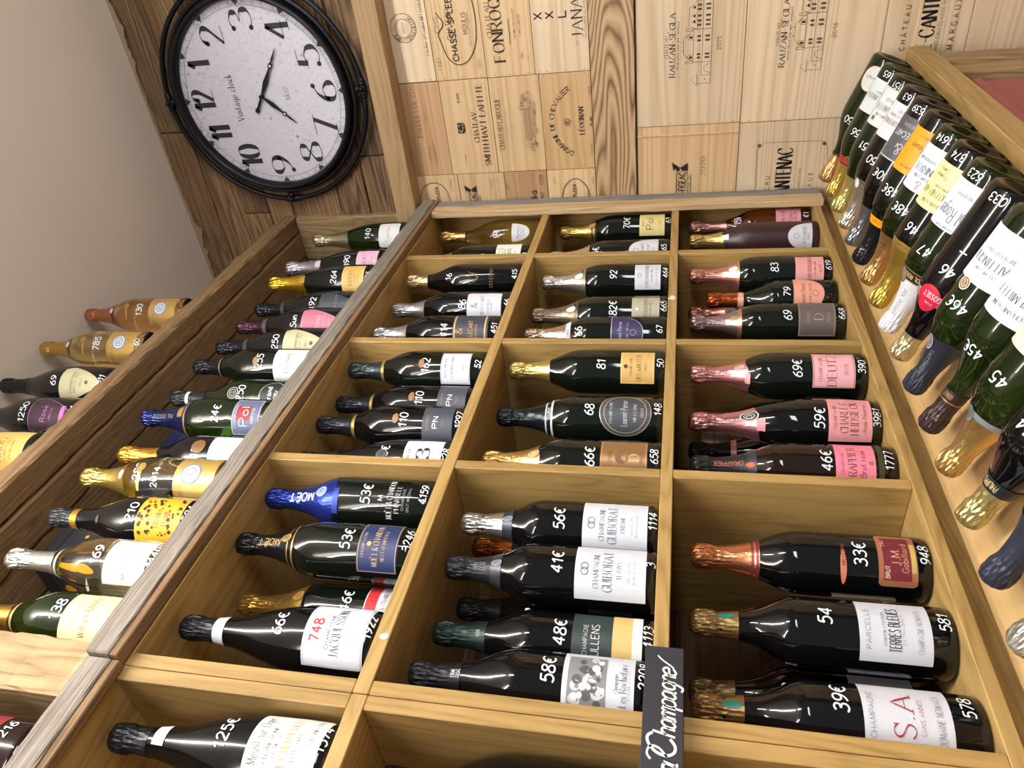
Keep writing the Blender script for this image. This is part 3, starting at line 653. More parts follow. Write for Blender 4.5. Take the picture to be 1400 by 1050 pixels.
F = [(0, 1+(i+1) % n, 1+i) for i in range(n)]
mk('dial', V, F, face_mat(), ck)
ringprof([(.246, 0), (.247, -.012), (.250, -.020), (.256, -.024), (.262, -.020), (.2645, -.012), (.2655, .020), (.268, .026), (.262, .036), (.22, .036)], 'bezel', BLACKM)
V, F = tube_ring(0, 0, 0, .2735, .0065); mk('inner_ring', V, F, BLACKM, ck, True)
V, F = tube_ring(.006, 0, 0, .300, .0072); mk('outer_ring', V, F, BLACKM, ck, True)
for a in (0, 90, 180, 270):
    V = []; F = []; ar = math.radians(a)
    er = Vector((0, math.cos(ar), math.sin(ar))); et = Vector((0, -math.sin(ar), math.cos(ar))); ex = Vector((1, 0, 0))
    def ball(c, r, V=V, F=F):
        b = len(V); 
        for i in range(7):
            for j in range(10):
                th = PI*i/6; ph = 2*PI*j/10
                V.append(c+r*(er*math.sin(th)*math.cos(ph)+ex*math.sin(th)*math.sin(ph)+et*math.cos(th)))
        for i in range(6):
            for j in range(10): F.append((b+i*10+j, b+i*10+(j+1) % 10, b+(i+1)*10+(j+1) % 10, b+(i+1)*10+j))
    c0 = er*.300+ex*.006
    for dt, r in ((-.020, .0095), (-.012, .0108), (0, .0125), (.012, .0108), (.020, .0095)): ball(c0+et*dt, r)
    ball(er*.287, .010); ball(er*.300-ex*.008, .007)
    mk('ring_clamp', V, F, BLACKM, ck, True)
cm = lambda d: (lambda u, v: (-d, -u, v))
NP = {12: (90, .187), 1: (60, .190), 2: (31, .192), 3: (0, .195), 4: (-31, .192), 5: (-61, .190), 6: (-90, .190), 7: (-119, .192), 8: (-148, .192), 9: (180, .195), 10: (150, .190), 11: (119, .190)}
for h, (a, r) in NP.items():
    I = Ink(); I.text(str(h), .066, r*math.cos(math.radians(a)), r*math.sin(math.radians(a)), 'didone', wt=.105, track=.16, w=(.052 if h == 12 else .038 if h == 11 else .060 if h == 10 else .017 if h == 1 else .044))
    I.build('numeral', cm(.0008), plain((36, 38, 36), .6, name='dial_ink'), ck)
I = Ink(); I.circle(0, 0, .2295, .0004, n=96); I.circle(0, 0, .2445, .0004, n=96)
for q in range(60):
    a = math.radians(6*q); c, s = math.cos(a), math.sin(a); I.ribbon([(.2295*c, .2295*s), (.2445*c, .2445*s)], .0004)
for q in range(12):
    a = math.radians(30*q); c, s = math.cos(a), math.sin(a); t = (-s, c)
    I.poly([(.2295*c, .2295*s), (.2445*c+t[0]*.011, .2445*s+t[1]*.011), (.2445*c-t[0]*.011, .2445*s-t[1]*.011)])
    for sg in (-1, 1): I.circle(.238*c+t[0]*.013*sg, .238*s+t[1]*.013*sg, .0065, .0005, n=12)
I.build('minute_track', cm(.0007), plain((52, 50, 48), .6, name='dial_ink'), ck)
I = Ink(); I.text('Vintage clock', .021, .0, .088, 'serif', w=.125, track=.30, wt=.075); I.build('dial_lettering', cm(.0008), plain((60, 58, 58), .6, name='dial_ink'), ck); I = Ink(); I.text('1832', .014, .002, -.076, 'serif', w=.034, track=.3)
I.build('dial_lettering', cm(.0008), plain((60, 58, 58), .6, name='dial_ink'), ck)
def hand(name, ang, L, back, d):
    a = math.radians(ang); c, s = math.cos(a), math.sin(a)
    prof = [(-back-.008, .004), (-back, .007), (-back+.007, .003), (-back*.5, .0035), (-.006, .0025), (0, .007), (.007, .0028), (L*.30, .0068), (L*.58, .0022)]
    prof2 = [(L*.58, .0022), (L*.62, .0060), (L*.67, .0060), (L*.71, .002), (L*.8, .0026), (L, .0004)]
    if not back: prof = prof[5:]
    V = []; F = []
    for pr in (prof, prof2):
        b = len(V)
        for r, w in pr:
            for sg in (-1, 1):
                for x in (-d, -d-.0016): V.append((x, -(r*c-sg*w*s), r*s+sg*w*c))
        for i in range(len(pr)-1):
            q = b+4*i
            F += [(q+1, q+3, q+7, q+5), (q, q+4, q+6, q+2), (q, q+1, q+5, q+4), (q+2, q+6, q+7, q+3)]
    h = mk(name, V, F, BLACKM, ck)
    V = []; F = []
    for i in range(14):
        t = 2*PI*i/14
        u, v = L*.645*c+.0035*math.cos(t), L*.645*s+.0035*math.sin(t); V.append((-d-.0019, -u, v))
    F = [tuple(range(14))]
    mk('hand_eye', V, F, plain((206, 204, 212), .5, name='dial_ink'), h)
hand('minute_hand', -33.7, .145, .042, .007); hand('hour_hand', -132.6, .115, 0, .004)
V = []; F = []
for i in range(16):
    t = 2*PI*i/16; V += [(-.012, .006*math.cos(t), .006*math.sin(t)), (-.001, .006*math.cos(t), .006*math.sin(t))]
for i in range(16): F.append((2*i, 2*((i+1) % 16), 2*((i+1) % 16)+1, 2*i+1))
F.append(tuple(2*i for i in range(16))); mk('hub', V, F, BLACKM, ck)

# ---------------------------------------------------------------- the bottle rack
YF, YB = .79, 1.115
rack = thing('bottle_rack', 'tall oak compartment rack with weathered wood top shelf and edges, filled with bottles', 'shelf', (0, YF, -.355))
RKO = Vector((0, YF, -.355))
def rb(name, x0, x1, y0, y1, z0, z1, mat, label=None, **k):
    o = board(name, x0, x1, y0-RKO.y, y1-RKO.y, z0-RKO.z, z1-RKO.z, mat, rack, **k)
    if label: o['label'] = label
    return o
XL = -.46
XD = [(-.46, -.44), (-.004, .016), (.430, .4492), (.4502, .469), (.861, .880), (1.248, 1.267), (1.655, 1.675), (1.985, 2.003)]
Z1, Z2, Z3 = -.337, .022, .379
rb('back_panel', XL, 2.003, YB, YB+.01, -.355, 1.10, DARKB)
for x0, x1 in ((XL, .4492), (.4502, 2.003)):
    rb('shelf_board', x0, x1, YF, YB, Z1-.018, Z1, OAK_H); rb('shelf_board', x0, x1, YF, YB, Z2-.019, Z2, OAK_H)
    rb('shelf_board', x0, x1, YF, YB, Z3-.021, Z3, OAK_H); rb('shelf_board', x0, x1, YF+.002, YB, .703, .720, OAK_H)
for x0, x1 in XD:
    for z0, z1 in ((Z1, Z2-.019), (Z2, Z3-.021), (Z3, .703)):
        rb('upright_board', x0, x1, YF+.0004, YB, z0+.0002, z1-.0002, OAK_V)
# worn end trim by the wall
rb('end_trim_board', 1.917, 1.962, .772, .7899, -.362, .742, LIGHT_Z, 'pale worn end trim board', rough=.0008, seed=5, axis='Z', b=.002)
rb('end_trim_edge', 1.9622, 2.008, .774, .7899, -.362, .752, GREY_Z, 'grey weathered outer edge of the end trim', rough=.0012, seed=6, axis='Z', b=.003)
# top shelf floor, weathered lip, end and corner posts, top beam
rb('top_shelf_floor', XL, 2.003, .795, YB, .7205, .762, OLD_X)
rb('lip_board', .449, 2.006, .765, .7945, .716, .7525, GREY_X, 'grey weathered lip board with a ragged edge', rough=.0016, seed=11, b=.002)
rb('lip_board', XL, .447, .772, .7945, .712, .7495, GREY_X, 'grey weathered lip board with a ragged edge', rough=.0014, seed=12, b=.002)
rb('lip_backing', .449, 2.006, .768, .7896, .7035, .7158, OLD_X, 'brown underside batten of the lip')
rb('lip_backing', XL, .447, .775, .7896, .6995, .7118, OLD_X, 'brown underside batten of the lip')
rb('corner_post', .404, .486, .800, .93, .7625, 1.172, OLD_Z, 'pale hewn corner post', rough=.003, seed=13, axis='Z', b=.004)
rb('end_plank', 1.962, 2.004, .792, .932, .7625, 1.166, OLD_Z, rough=.002, seed=14, axis='Z', b=.004)
rb('end_plank', 1.966, 2.004, .937, 1.06, .7625, 1.166, OLD_Z, rough=.002, seed=15, axis='Z', b=.003)
rb('top_beam', XL, 2.002, .790, .846, 1.172, 1.216, OLD_X, rough=.0028, seed=16, b=.005)
rb('top_plank', XL, 2.002, .850, .925, 1.168, 1.212, OLD_X, rough=.0015, seed=17, b=.003)
rb('top_plank', XL, 2.002, .929, 1.02, 1.172, 1.211, OLD_X, rough=.0015, seed=18, b=.003)
rb('top_plank', XL, 2.002, 1.024, YB, 1.170, 1.212, OLD_X, rough=.0015, seed=19, b=.003)
for i, (a, b) in enumerate(((.763, .86), (.864, .95), (.954, 1.05), (1.054, 1.165))):
    rb('back_plank', XL, 1.962, 1.062+.002*(i % 2), 1.078, a, b, OLD_X, rough=.0015, seed=20+i, b=.003)
# chips of white paint on the oak edges
for q, (x, z, sx, sz) in enumerate(((1.433, .013, .012, .011), (.531, .366, .006, .008), (1.19, .3685, .0022, .0022))):
    rnd = random.Random(q+40); V = []
    for i in range(14):
        t = 2*PI*i/14; r = rnd.uniform(.6, 1.1); V.append((x+sx*r*math.cos(t), YF-.0008-RKO.y, z+sz*r*math.sin(t)*.8-RKO.z))
    mk('paint_chip', V, [tuple(range(14))], plain((222, 218, 212), .7, name='paint'), rack)
rb('plinth', XL, 2.0, .82, YB, -1.449, -.3555, OAK_H)

# black chalk-lettered strip hung on the rack
sg = thing('chalk_sign', 'narrow black sign with white handwriting hung across the rack', 'sign', (.43, .770, .0075))
V, F = boxm(-.105, .111, -.0015, .0015, -.0215, .0225, b=.0006)
sgb = mk('sign_strip', V, F, plain((44, 44, 50), .55, name='slate'), sg)
I = Ink()
I.text('L', .026, -.061, .001, 'script', wt=.06, slant=.3); I.text('a', .024, -.035, -.003, 'script', wt=.07, slant=.3)
I.text('C', .029, -.014, .0015, 'script', wt=.055, slant=.3); I.ribbon(catmull([(-.026, .012), (-.020, .016), (-.012, .013), (-.013, .004), (-.022, -.005)]), .0012)
I.text('hampagne', .024, .040, -.001, 'script', w=.080, wt=.065, slant=.3, track=.07)
I.ribbon(catmull([(.080, -.010), (.084, -.009), (.092, .002), (.098, .008)]), .0009)
sgt = I.build('handwriting', lambda u, v: (u, -.0022, v), plain((226, 226, 222), .7, name='chalk'), sg)

# ---------------------------------------------------------------- sloping display counter in front of the rack
ct = thing('display_counter', 'sloping oak display counter in front of the rack with a raised front rail', 'counter', (0, .44, -1.45))
CO = Vector((0, .44, -1.45)); AL = math.radians(22)
UU = Vector((0, math.cos(AL), math.sin(AL))); NN = Vector((0, -math.sin(AL), math.cos(AL)))
P0 = Vector((0, .79, -.39))
def slab(name, x0, x1, s0, s1, t0, t1, mat, **k):
    V, F = boxm(x0, x1, s0, s1, t0, t1, **k); V = [Vector((v[0], 0, 0))+P0+UU*v[1]+NN*v[2]-CO for v in V]; return mk(name, V, F, mat, ct)
slab('sloped_board', XL, 2.005, -.355, .018, -.02, 0, OAK_S)
def cb(name, x0, x1, y0, y1, z0, z1, mat, **k): return board(name, x0, x1, y0-CO.y, y1-CO.y, z0-CO.z, z1-CO.z, mat, ct, **k)
cb('front_rail', XL, 1.985, .432, .4615, -.556, -.510, OAK_H, b=.0012)
cb('side_post', 1.835, 1.90, .432, .46, -1.449, -.5565, OLD_Z, rough=.002, seed=31, axis='Z', b=.003)
cb('side_post', 1.765, 1.833, .440, .465, -1.449, -.5565, OLD_Z, rough=.002, seed=32, axis='Z', b=.003)
cb('side_panel', 1.762, 1.80, .466, .80, -1.449, -.58, OLD_Y)
cb('cabinet_back', XL, 1.76, .795, .81, -1.449, -.50, OAK_H)
cb('cabinet_shelf', XL, 1.76, .47, .794, -.93, -.905, OAK_H)
cb('cabinet_top', XL, 1.76, .466, .794, -.563, -.545, OAK_H)
# dusty red storage box on the lower shelf
V, F = boxm(-.46, 0, 0, .24, 0, .305, b=.002)
bx = thing('storage_box', 'dusty red cardboard box in the open cabinet under the sloping counter', 'box', (1.73, .452, -.9045)); bx.rotation_euler = (0, 0, math.radians(-1.5))
mk('box_body', V, F, plain((158, 84, 82), .55, name='red_card'), bx)
V, F = boxm(-.464, .004, -.004, .244, .305, .324, b=.002); mk('box_lid', V, F, plain((168, 92, 90), .5, name='red_card'), bx)

# ---------------------------------------------------------------- bottles
H0 = .313
PROF = {
 'std': [(0, .034), (.001, .040), (.006, .0438), (.014, .0445), (.155, .0445), (.168, .0438), (.180, .0418), (.192, .0382), (.204, .0332), (.216, .0280), (.228, .0235), (.242, .0200), (.256, .0174), (.270, .0158), (.284, .0149), (.300, .0149)],
 'round': [(0, .034), (.001, .040), (.006, .0448), (.014, .0455), (.125, .0455), (.140, .0448), (.154, .0422), (.168, .0375), (.182, .0315), (.196, .0255), (.208, .0210), (.222, .0178), (.238, .0160), (.26, .0152), (.284, .0149), (.300, .0149)],
 'dp': [(0, .034), (.001, .040), (.006, .0445), (.018, .0470), (.060, .0482), (.105, .0482), (.130, .0468), (.150, .0438), (.168, .0395), (.186, .0340), (.203, .0282), (.220, .0228), (.238, .0190), (.256, .0168), (.284, .0150), (.300, .0150)],
 'krug': [(0, .034), (.001, .040), (.006, .0455), (.018, .0475), (.050, .0478), (.100, .0466), (.125, .0446), (.148, .0408), (.168, .0362), (.188, .0308), (.206, .0258), (.224, .0216), (.242, .0186), (.260, .0166), (.284, .0152), (.300, .0150)],
 'strt': [(0, .034), (.001, .040), (.005, .0438), (.012, .0445), (.170, .0445), (.184, .0436), (.196, .0405), (.206, .0355), (.216, .0300), (.228, .0245), (.242, .0205), (.258, .0178), (.272, .0160), (.284, .0150), (.300, .0149)],
}
def rad(kind, z):
    P = PROF[kind]
    if z <= P[0][0]: return P[0][1]
    for a, b in zip(P, P[1:]):
        if z <= b[0]: return a[1]+(b[1]-a[1])*(z-a[0])/(b[0]-a[0])
    return P[-1][1]
def fine(P, k=3):
    Q = []
    for i, (a, b) in enumerate(zip(P, P[1:])):
        if i < 3: Q.append(a); continue
        p0 = P[i-1]; p3 = P[min(i+2, len(P)-1)]
        for j in range(k):
            t = j/k
            r = .5*(2*a[1]+(b[1]-p0[1])*t+(2*p0[1]-5*a[1]+4*b[1]-p3[1])*t*t+(3*a[1]-p0[1]-3*b[1]+p3[1])*t**3) if i > 4 else a[1]+(b[1]-a[1])*t
            Q.append((a[0]+(b[0]-a[0])*t, r))
    Q.append(P[-1]); return Q
for kk in PROF: PROF[kk] = fine(PROF[kk])
CACHE = {}
def lathe_mesh(name, prof, seg, mat, fn=None, top=None, bot=None):
    V = []; F = []; m = len(prof)
    for i in range(seg):
        a = 2*PI*i/seg
        for z, r in prof:
            if fn: z, r = fn(a, z, r)
            V.append((r*math.cos(a), r*math.sin(a), z))
    for i in range(seg):
        k = (i+1) % seg
        for j in range(m-1): F.append((i*m+j, k*m+j, k*m+j+1, i*m+j+1))
    if bot is not None: V.append((0, 0, bot)); c = len(V)-1; F += [(c, ((i+1) % seg)*m, i*m) for i in range(seg)]
    if top is not None: V.append((0, 0, top)); c = len(V)-1; F += [(c, i*m+m-1, ((i+1) % seg)*m+m-1) for i in range(seg)]
    me = bpy.data.meshes.new(name); me.from_pydata(V, [], F); me.polygons.foreach_set('use_smooth', [True]*len(F)); me.materials.append(mat); me.update(); return me
def body_mesh(kind, glass):
    k = (kind, glass)
    if k not in CACHE: CACHE[k] = lathe_mesh('glass_body', [(.010, .012), (.004, .028), (0.0005, .034)]+PROF[kind][1:], 40, glass_mat(glass), bot=.014, top=.300)
    return CACHE[k]
def foil_mesh(kind, z0, mat, skirt, seed, key):
    """capsule: smooth skirt from z0, a dip under the wire cage, a crumpled domed head"""
    k = (kind, z0, key, skirt, seed)
    if k in CACHE: return CACHE[k]
    rnd = random.Random(seed); ph = [rnd.uniform(0, 6.28) for _ in range(6)]
    prof = []
    n = max(3, int((.270-z0)/.006))
    for i in range(n+1):
        z = z0+(.270-z0)*i/n; prof.append((z, rad(kind, z)+.0006))
    prof += [(.275, .0160), (.2785, .0163), (.281, .0172), (.2835, .0178), (.287, .0177), (.292, .0180), (.298, .0180), (.303, .0176), (.307, .0164), (.3105, .0140), (.3125, .0095), (.313, .004)]
    def fn(a, z, r):
        if z > .279 and r > .008:
            w = min(1, (z-.279)/.004)*min(1, (.3125-z)/.004 if z > .3085 else 1)
            f = abs(math.sin(5.5*a+ph[0]+25*(z-.29)))**.6*.0011+.0006*math.sin(9*a+ph[1]+160*z)+.0006*math.sin(3*a+ph[2])+.0004*math.sin(17*a+ph[4]-300*z)
            r = r-.0003+w*(f-.0006)
        elif z > .272: r += .0005*math.sin(4*a+ph[3])+.0003*math.sin(13*a+ph[2])
        if z == z0:
            if skirt == 1: z += .004*math.sin(a*1+PI/2)+.0012*math.sin(7*a+ph[5])
            elif skirt == 2: z -= .011*max(0, math.cos(a+PI/2))**1.5
            r = rad(kind, z)+.0006
        return z, r
    CACHE[k] = lathe_mesh('foil_capsule', prof, 48, mat, fn, top=.3133); return CACHE[k]
def wrap(kind, off, a0=0., foil=False):
    def f(u, z):
        zz = z
        r = rad(kind, zz)+off+(.0006 if foil else 0)
        if zz > .27: r = max(r, .0162+off)
        t = a0+u/max(.0445 if not foil else rad(kind, zz)*1.0, .012)
        return (r*math.sin(t), -r*math.cos(t), zz)
    return f
def patch(kind, z0, z1, hw, shape, off, a0, mat, name, parent, nu=16, nz=None, foil=False, dz=0.):
    """label laid on the glass; hw half-width in metres of arc"""
    nz = nz or max(2, int((z1-z0)/.005)) if shape == 'rect' else 14
    V = []; F = []
    for j in range(nz+1):
        t = j/nz
        if shape == 'rect': w = 1.
        elif shape == 'oval': w = math.sqrt(max(0, 1-(2*t-1)**2)); 
        elif shape == 'bell': w = math.sqrt(max(0, 1-(1-t)**2)) if t < .999 else 1.   # flat top, round bottom
        elif shape == 'dome': w = math.sqrt(max(0, 1-t*t))                            # flat bottom, round top
        elif shape == 'shield': w = min(1., (t/.80)**.62) if t < .85 else 1.-(t-.85)*1.1
        elif shape == 'soft': e = .14; d = min(t, 1-t)/e; w = 1.-.10*(1-math.sqrt(max(0, 1-(1-min(1, d))**2)))
        z = z0+(z1-z0)*(t if shape in ('rect', 'soft', 'shield') else .5-.5*math.cos(PI*t))
        if shape in ('oval',): w = math.sin(PI*t)
        if shape == 'bell': w = math.sin(PI*t/2+0) if t < 1 else 1; z = z0+(z1-z0)*(1-math.cos(PI*t/2))
        if shape == 'dome': w = math.cos(PI*t/2); z = z0+(z1-z0)*math.sin(PI*t/2)
        for i in range(nu+1):
            V.append(wrap(kind, off, a0, foil)(hw*w*(2*i/nu-1), z))
    for j in range(nz):
        for i in range(nu): a = j*(nu+1)+i; F.append((a, a+1, a+nu+2, a+nu+1))
    return mk(name, V, F, mat, parent, True)
PAPER = {'w': (206, 209, 217), 'cream': (226, 214, 184), 'pink': (226, 158, 158), 'gold': (206, 172, 106), 'ygold': (214, 198, 132)}
def col(c): return PAPER.get(c, c)
# label bottom, label top, price height, code height where they differ from the bottle's own call
FIT = {'pink foil and square pink': (.023, .095, .122, .012), 'round black neck seal': (.018, .086, .100, .010), 'bright pink label priced 46': (.034, .092, .105, .014), 'price 33': (.020, .068, .090, .010),
 'lettered in navy': (.030, .112, .150, .014), 'red letters S.A': (.038, .128, .150, .020), 'dim grey-brown': (.022, .094, .115, .010), 'price 83': (.020, .080, .125, .010), 'dark copper foil': (.034, .105, .12, .012),
 'plain yellow label': (.018, .085, .12, .009), 'square white label, middle': (.020, .080, .130, .009), 'greige label': (.018, .078, .120, .009), 'golden label priced 81': (.020, .084, .122, .009),
 'round slate label': (.022, .112, .132, .010), 'engraving, price 66': (.023, .100, .118, .012), 'label, price 56': (.016, .112, .148, .008), 'label, price 41': (.014, .112, .138, .008), 'gold-leaf and white label': (.015, .108, .125, .008), 'rock drawing': (.020, .106, .124, .009),
 'clear yellow bottle with coppery': (.035, .085, .130, .012), 'lime and black': (.022, .088, .12, .010), 'round-cornered white label priced 86': (.026, .108, .120, .012), 'striped in gold': (.026, .106, .126, .012),
 'label priced 162': (.030, .092, .125, .014), 'rear-set': (.022, .080, .118, .010), 'code 1297': (.022, .080, .118, .010), 'number 13': (.018, .088, .126, .010), 'royal blue foil': (0, 0, .112, .014), 'navy label edged in gold': (.022, .086, .106, .008),
 'white and red label set back': (.020, .080, .11, .010), 'red number 748': (.013, .100, .142, .011), 'large cream label and white neck tag': (.013, .102, .140, .012),
 'far end of the rough wood shelf': (.022, .085, .12, .01), 'lilac-silver foil and pink': (.022, .082, .11, .01), 'gold label, price 264': (.022, .082, .105, .01), 'charcoal shield': (.012, .11, .13, .01), 'pink shield label on the rough': (.014, .112, .135, .01), 'cream shield label on the rough': (.014, .112, .135, .01),
 'plain white label and gold neck ring': (.016, .090, .125, .01), 'black round label': (.018, .075, .12, .01), 'silver-red label': (.020, .080, .118, .01), 'round notch': (.020, .088, .115, .01), 'broad gold label': (.012, .090, .166, .008), 'black dots, price 210': (.022, .104, .118, .012),
 'price 169': (.020, .093, .112, .013), 'price 138': (.018, .096, .110, .010), 'rightmost on top': (.014, .090, .118, .01), 'gold label on top of the rack, price 785': (.014, .090, .118, .01), 'cream shield label on top': (.012, .110, .13, .01), 'purple-pink shield': (.012, .110, .13, .01), 'nearest one on top': (.02, .11, .13, .01)}
bottles = []
def bottle(X, Y, row, label, kind='std', glass='dark', foil=((190, 160, 90), .222, 0), fm=(.9, .3), lab=None, lines=(), price=None, code=None,
           d=20, ink=(40, 38, 40), extra=(), group=None, seal=None, neck=None, H=H0, pz=.186, cz=.0155, roll=0., dp=None):
    z = {'3': Z1, '2': Z2, '1': Z3, '0': .762, 'T': 1.2165, 's': 0, 'f': 0}[row]
    t = thing('champagne_bottle', label, 'bottle', (X, Y, z+.0003), group or {'3': 'bottles on the lowest rack shelf', '2': 'bottles on the middle rack shelf', '1': 'bottles on the upper oak shelf', '0': 'bottles on the rough wood shelf', 'T': 'bottles on top of the rack', 's': 'bottles leaning on the sloping counter'}[row])
    if row == 's':
        base = P0+NN*.0450-UU*.350; base.x = X
        M = Matrix.Translation(base) @ Matrix.Rotation(-(PI/2-AL), 4, 'X')
        c = M.inverted() @ Vector((0, 0, .25))
        psi = math.atan2(c.x, -c.y)+math.radians(d)
        t.matrix_world = M @ Matrix.Rotation(psi, 4, 'Z')
    else:
        t.rotation_euler = (0, 0, -math.atan2(X, Y)+math.radians(d))
    if H != H0: t.scale = (1, 1, H/H0)
    put('glass_body', body_mesh(kind, glass), t)
    fc, fz, sk = foil[:3]
    lzf = lambda zz: zz
    for key, v in FIT.items():
        if v and key in label:
            if v[2] and price: pz = v[2]
            if v[3]: cz = v[3]
            if lab and v[1]:
                a_, b_ = lab[0], lab[1]; k_ = (v[1]-v[0])/(b_-a_); n0 = v[0]
                lzf = lambda zz, a_=a_, k_=k_, n0=n0: n0+(zz-a_)*k_
                kk_ = min(1.1, k_)
                lines = tuple((ln[0], ln[1]*(k_ if ln[0] == '#' else kk_), lzf(ln[2]))+tuple(ln[3:]) for ln in lines)
                extra = tuple((('seal', lzf(e[1]))+tuple(e[2:])) if e[0] == 'seal' and a_ < e[1] < b_ else (('dots', v[0], v[1]) if e[0] == 'dots' else e) for e in extra)
                lab = (v[0], v[1])+tuple(lab[2:])
    fo = put('foil_capsule', foil_mesh(kind, fz, foil_mat(fc, *fm), sk, len(bottles) % 5, (fc, fm)), t)
    inks = {}
    def ikm(c): return plain(c, .6, name='print')
    if lab:
        z0, z1, hw, shape, lc = lab[:5]
        bd = lab[5] if len(lab) > 5 else None
        lm = plain(col(lc), .5, name='paper') if not (len(lab) > 6) else plain(col(lc), .35, lab[6], name='foil_paper')
        if bd and shape != 'rect':
            g = .0016; patch(kind, z0-g, z1+g, hw+g, shape, .0003, 0, plain(col(bd), .4, .4, name='paper'), 'label_border', t)
        L = patch(kind, z0, z1, hw, shape, .0006, 0, lm, 'label', t)
        if bd and shape == 'rect':
            I = Ink(); I.frame(-hw+.002, z0+.002, hw-.002, z1-.002, .0005); I.build('label_border', wrap(kind, .0009), ikm(col(bd)), L)
        for ln in lines:
            tx, h, zz = ln[:3]; c = ln[3] if len(ln) > 3 and ln[3] else ink; st = ln[4] if len(ln) > 4 else 'serif'; w = ln[5] if len(ln) > 5 else None; dx = ln[6] if len(ln) > 6 else 0
            I = inks.setdefault(c, Ink())
            if tx == '_': I.ribbon([(dx-w/2, zz), (dx+w/2, zz)], h, .006)
            elif tx == 'O': I.circle(dx, zz, h, w or .0004, n=18)
            elif tx == '*': I.disc(dx, zz, h, n=12)
            elif tx == '#':
                b = len(I.V); nn = max(2, int(w/.006))
                for q in range(nn+1):
                    uu = dx-w/2+w*q/nn; I.V += [(uu, zz-h/2), (uu, zz+h/2)]
                for q in range(nn): I.F.append((b+2*q, b+2*q+2, b+2*q+3, b+2*q+1))
            else: I.text(tx, h, dx, zz, st, w=w)
        for q_, (c, I) in enumerate(inks.items()): I.build('lettering', wrap(kind, .0011+.00012*q_), ikm(c), L)
    mp = []
    a = math.radians(dp if dp is not None else 4)
    for s, hh, zz, dx in ((price, .0158, pz, 0), (code, .0122, cz, .004)):
        if s is None: continue
        I = Ink(); I.text(s, hh, dx, zz, 'hand', wt=.066, slant=.12, jit=.05, track=.2)
        I.build('price_writing' if zz == pz else 'code_writing', wrap(kind, .0009, a), WHITE_PEN, t)
    for e in extra:
        k = e[0]
        if k == 'band':      # band round the foil or neck: z0, z1, colour, metal
            _, a0_, a1_, c, mt = e
            m_ = lathe_mesh('neck_band', [(a0_, rad(kind, a0_)+.0009), ((a0_+a1_)/2, rad(kind, (a0_+a1_)/2)+.0010), (a1_, rad(kind, a1_)+.0009)], 32, plain(c, .35, mt, name='band'))
            put('neck_band', m_, t)
        elif k == 'vtext':   # lettering that runs along the neck: text, z centre, height, length, colour, side(+1 reads downwards)
            _, tx, zc, h, L_, c, sd = e
            I = Ink(); I.text(tx, h, 0, 0, 'bold', w=L_)
            I.V = [((v if sd > 0 else -v), zc-(u if sd > 0 else -u)) for u, v in I.V]
            I.build('foil_lettering', wrap(kind, .0007, math.radians(e[7] if len(e) > 7 else 0), True), ikm(c), fo)
        elif k == 'htext':
            _, tx, zc, h, c = e[:5]
            I = Ink(); I.text(tx, h, 0, zc, e[6] if len(e) > 6 else 'bold', w=e[5] if len(e) > 5 else None); I.build('neck_lettering', wrap(kind, .0012), ikm(c), t)
        elif k == 'seal':    # z, radius, colour, ring colour, angle
            _, zc, r, c, rc, ad = e[:6]
            s_ = patch(kind, zc-r, zc+r, r, 'oval', .0011, math.radians(ad), plain(c, .4, .3 if rc else 0, name='seal'), 'neck_seal', t)
            if rc:
                I = Ink(); I.circle(0, zc, r*.92, r*.07, n=24); I.circle(0, zc, r*.55, r*.05, n=18)
                I.text(e[6] if len(e) > 6 else 'S', r*.6, 0, zc, 'serif', wt=.1); I.build('seal_print', wrap(kind, .0016, math.radians(ad)), ikm(rc), s_)
        elif k == 'patch':   # z0, z1, half width, shape, colour, angle
            _, a0_, a1_, hw_, sh, c, ad = e[:7]
            patch(kind, a0_, a1_, hw_, sh, .0010, math.radians(ad), plain(c, .45, e[7] if len(e) > 7 else 0, name='patch'), 'neck_label', t)
        elif k == 'dots':
            rnd = random.Random(2); 
            I = inks.setdefault('d', Ink())
            for q in range(70):
                u, zz = rnd.uniform(-.033, .033), rnd.uniform(e[1]+.004, e[2]-.004)
                if abs(u) < .013 and abs(zz-(e[1]+e[2])/2) < .015: continue
                I.disc(u, zz, rnd.choice((.0012, .002, .003)), n=10)
            I.build('label_dots', wrap(kind, .0014), ikm((30, 24, 20)), L)
    bottles.append(t); return t
GF = (214, 180, 104); PG = (216, 198, 150); SF = (196, 194, 190); BF = (34, 34, 39); CF = (206, 140, 100); PF = (216, 156, 140)
WP = (207, 210, 219)

# ---- lowest rack shelf, from the end wall towards the camera
bottle(1.9380, 0.8500, '3', 'rosé bottle by the end wall with copper-pink foil, pink label and amber glass, lowest shelf', 'round', 'amber', ((212, 160, 148), .215, 1), lab=(.028, .090, .036, 'rect', (222, 150, 160)),
       lines=(('AMOUR', .009, .072, (110, 60, 70)), ('Rosé', .012, .055, (110, 60, 70), 'script'), ('CHAMPAGNE', .005, .042, (110, 60, 70))), price='159', code='€1', d=26, extra=(('vtext', 'DEUTZ', .255, .006, .03, (150, 90, 80), 1),))
bottle(1.8120, 0.8320, '3', 'matte dark purple bottle with gold foil and white half-oval label, end of the lowest shelf', 'std', 'matte', ((204, 180, 112), .228, 1), lab=(.018, .075, .038, 'dome', WP),
       lines=(('LALLEMENT', .007, .036, (60, 50, 60)), ('BRUT', .005, .027, (60, 50, 60)), ('O', .006, .055, (60, 50, 60))), d=10, extra=(('patch', .215, .232, .012, 'rect', (232, 228, 224), 10),))
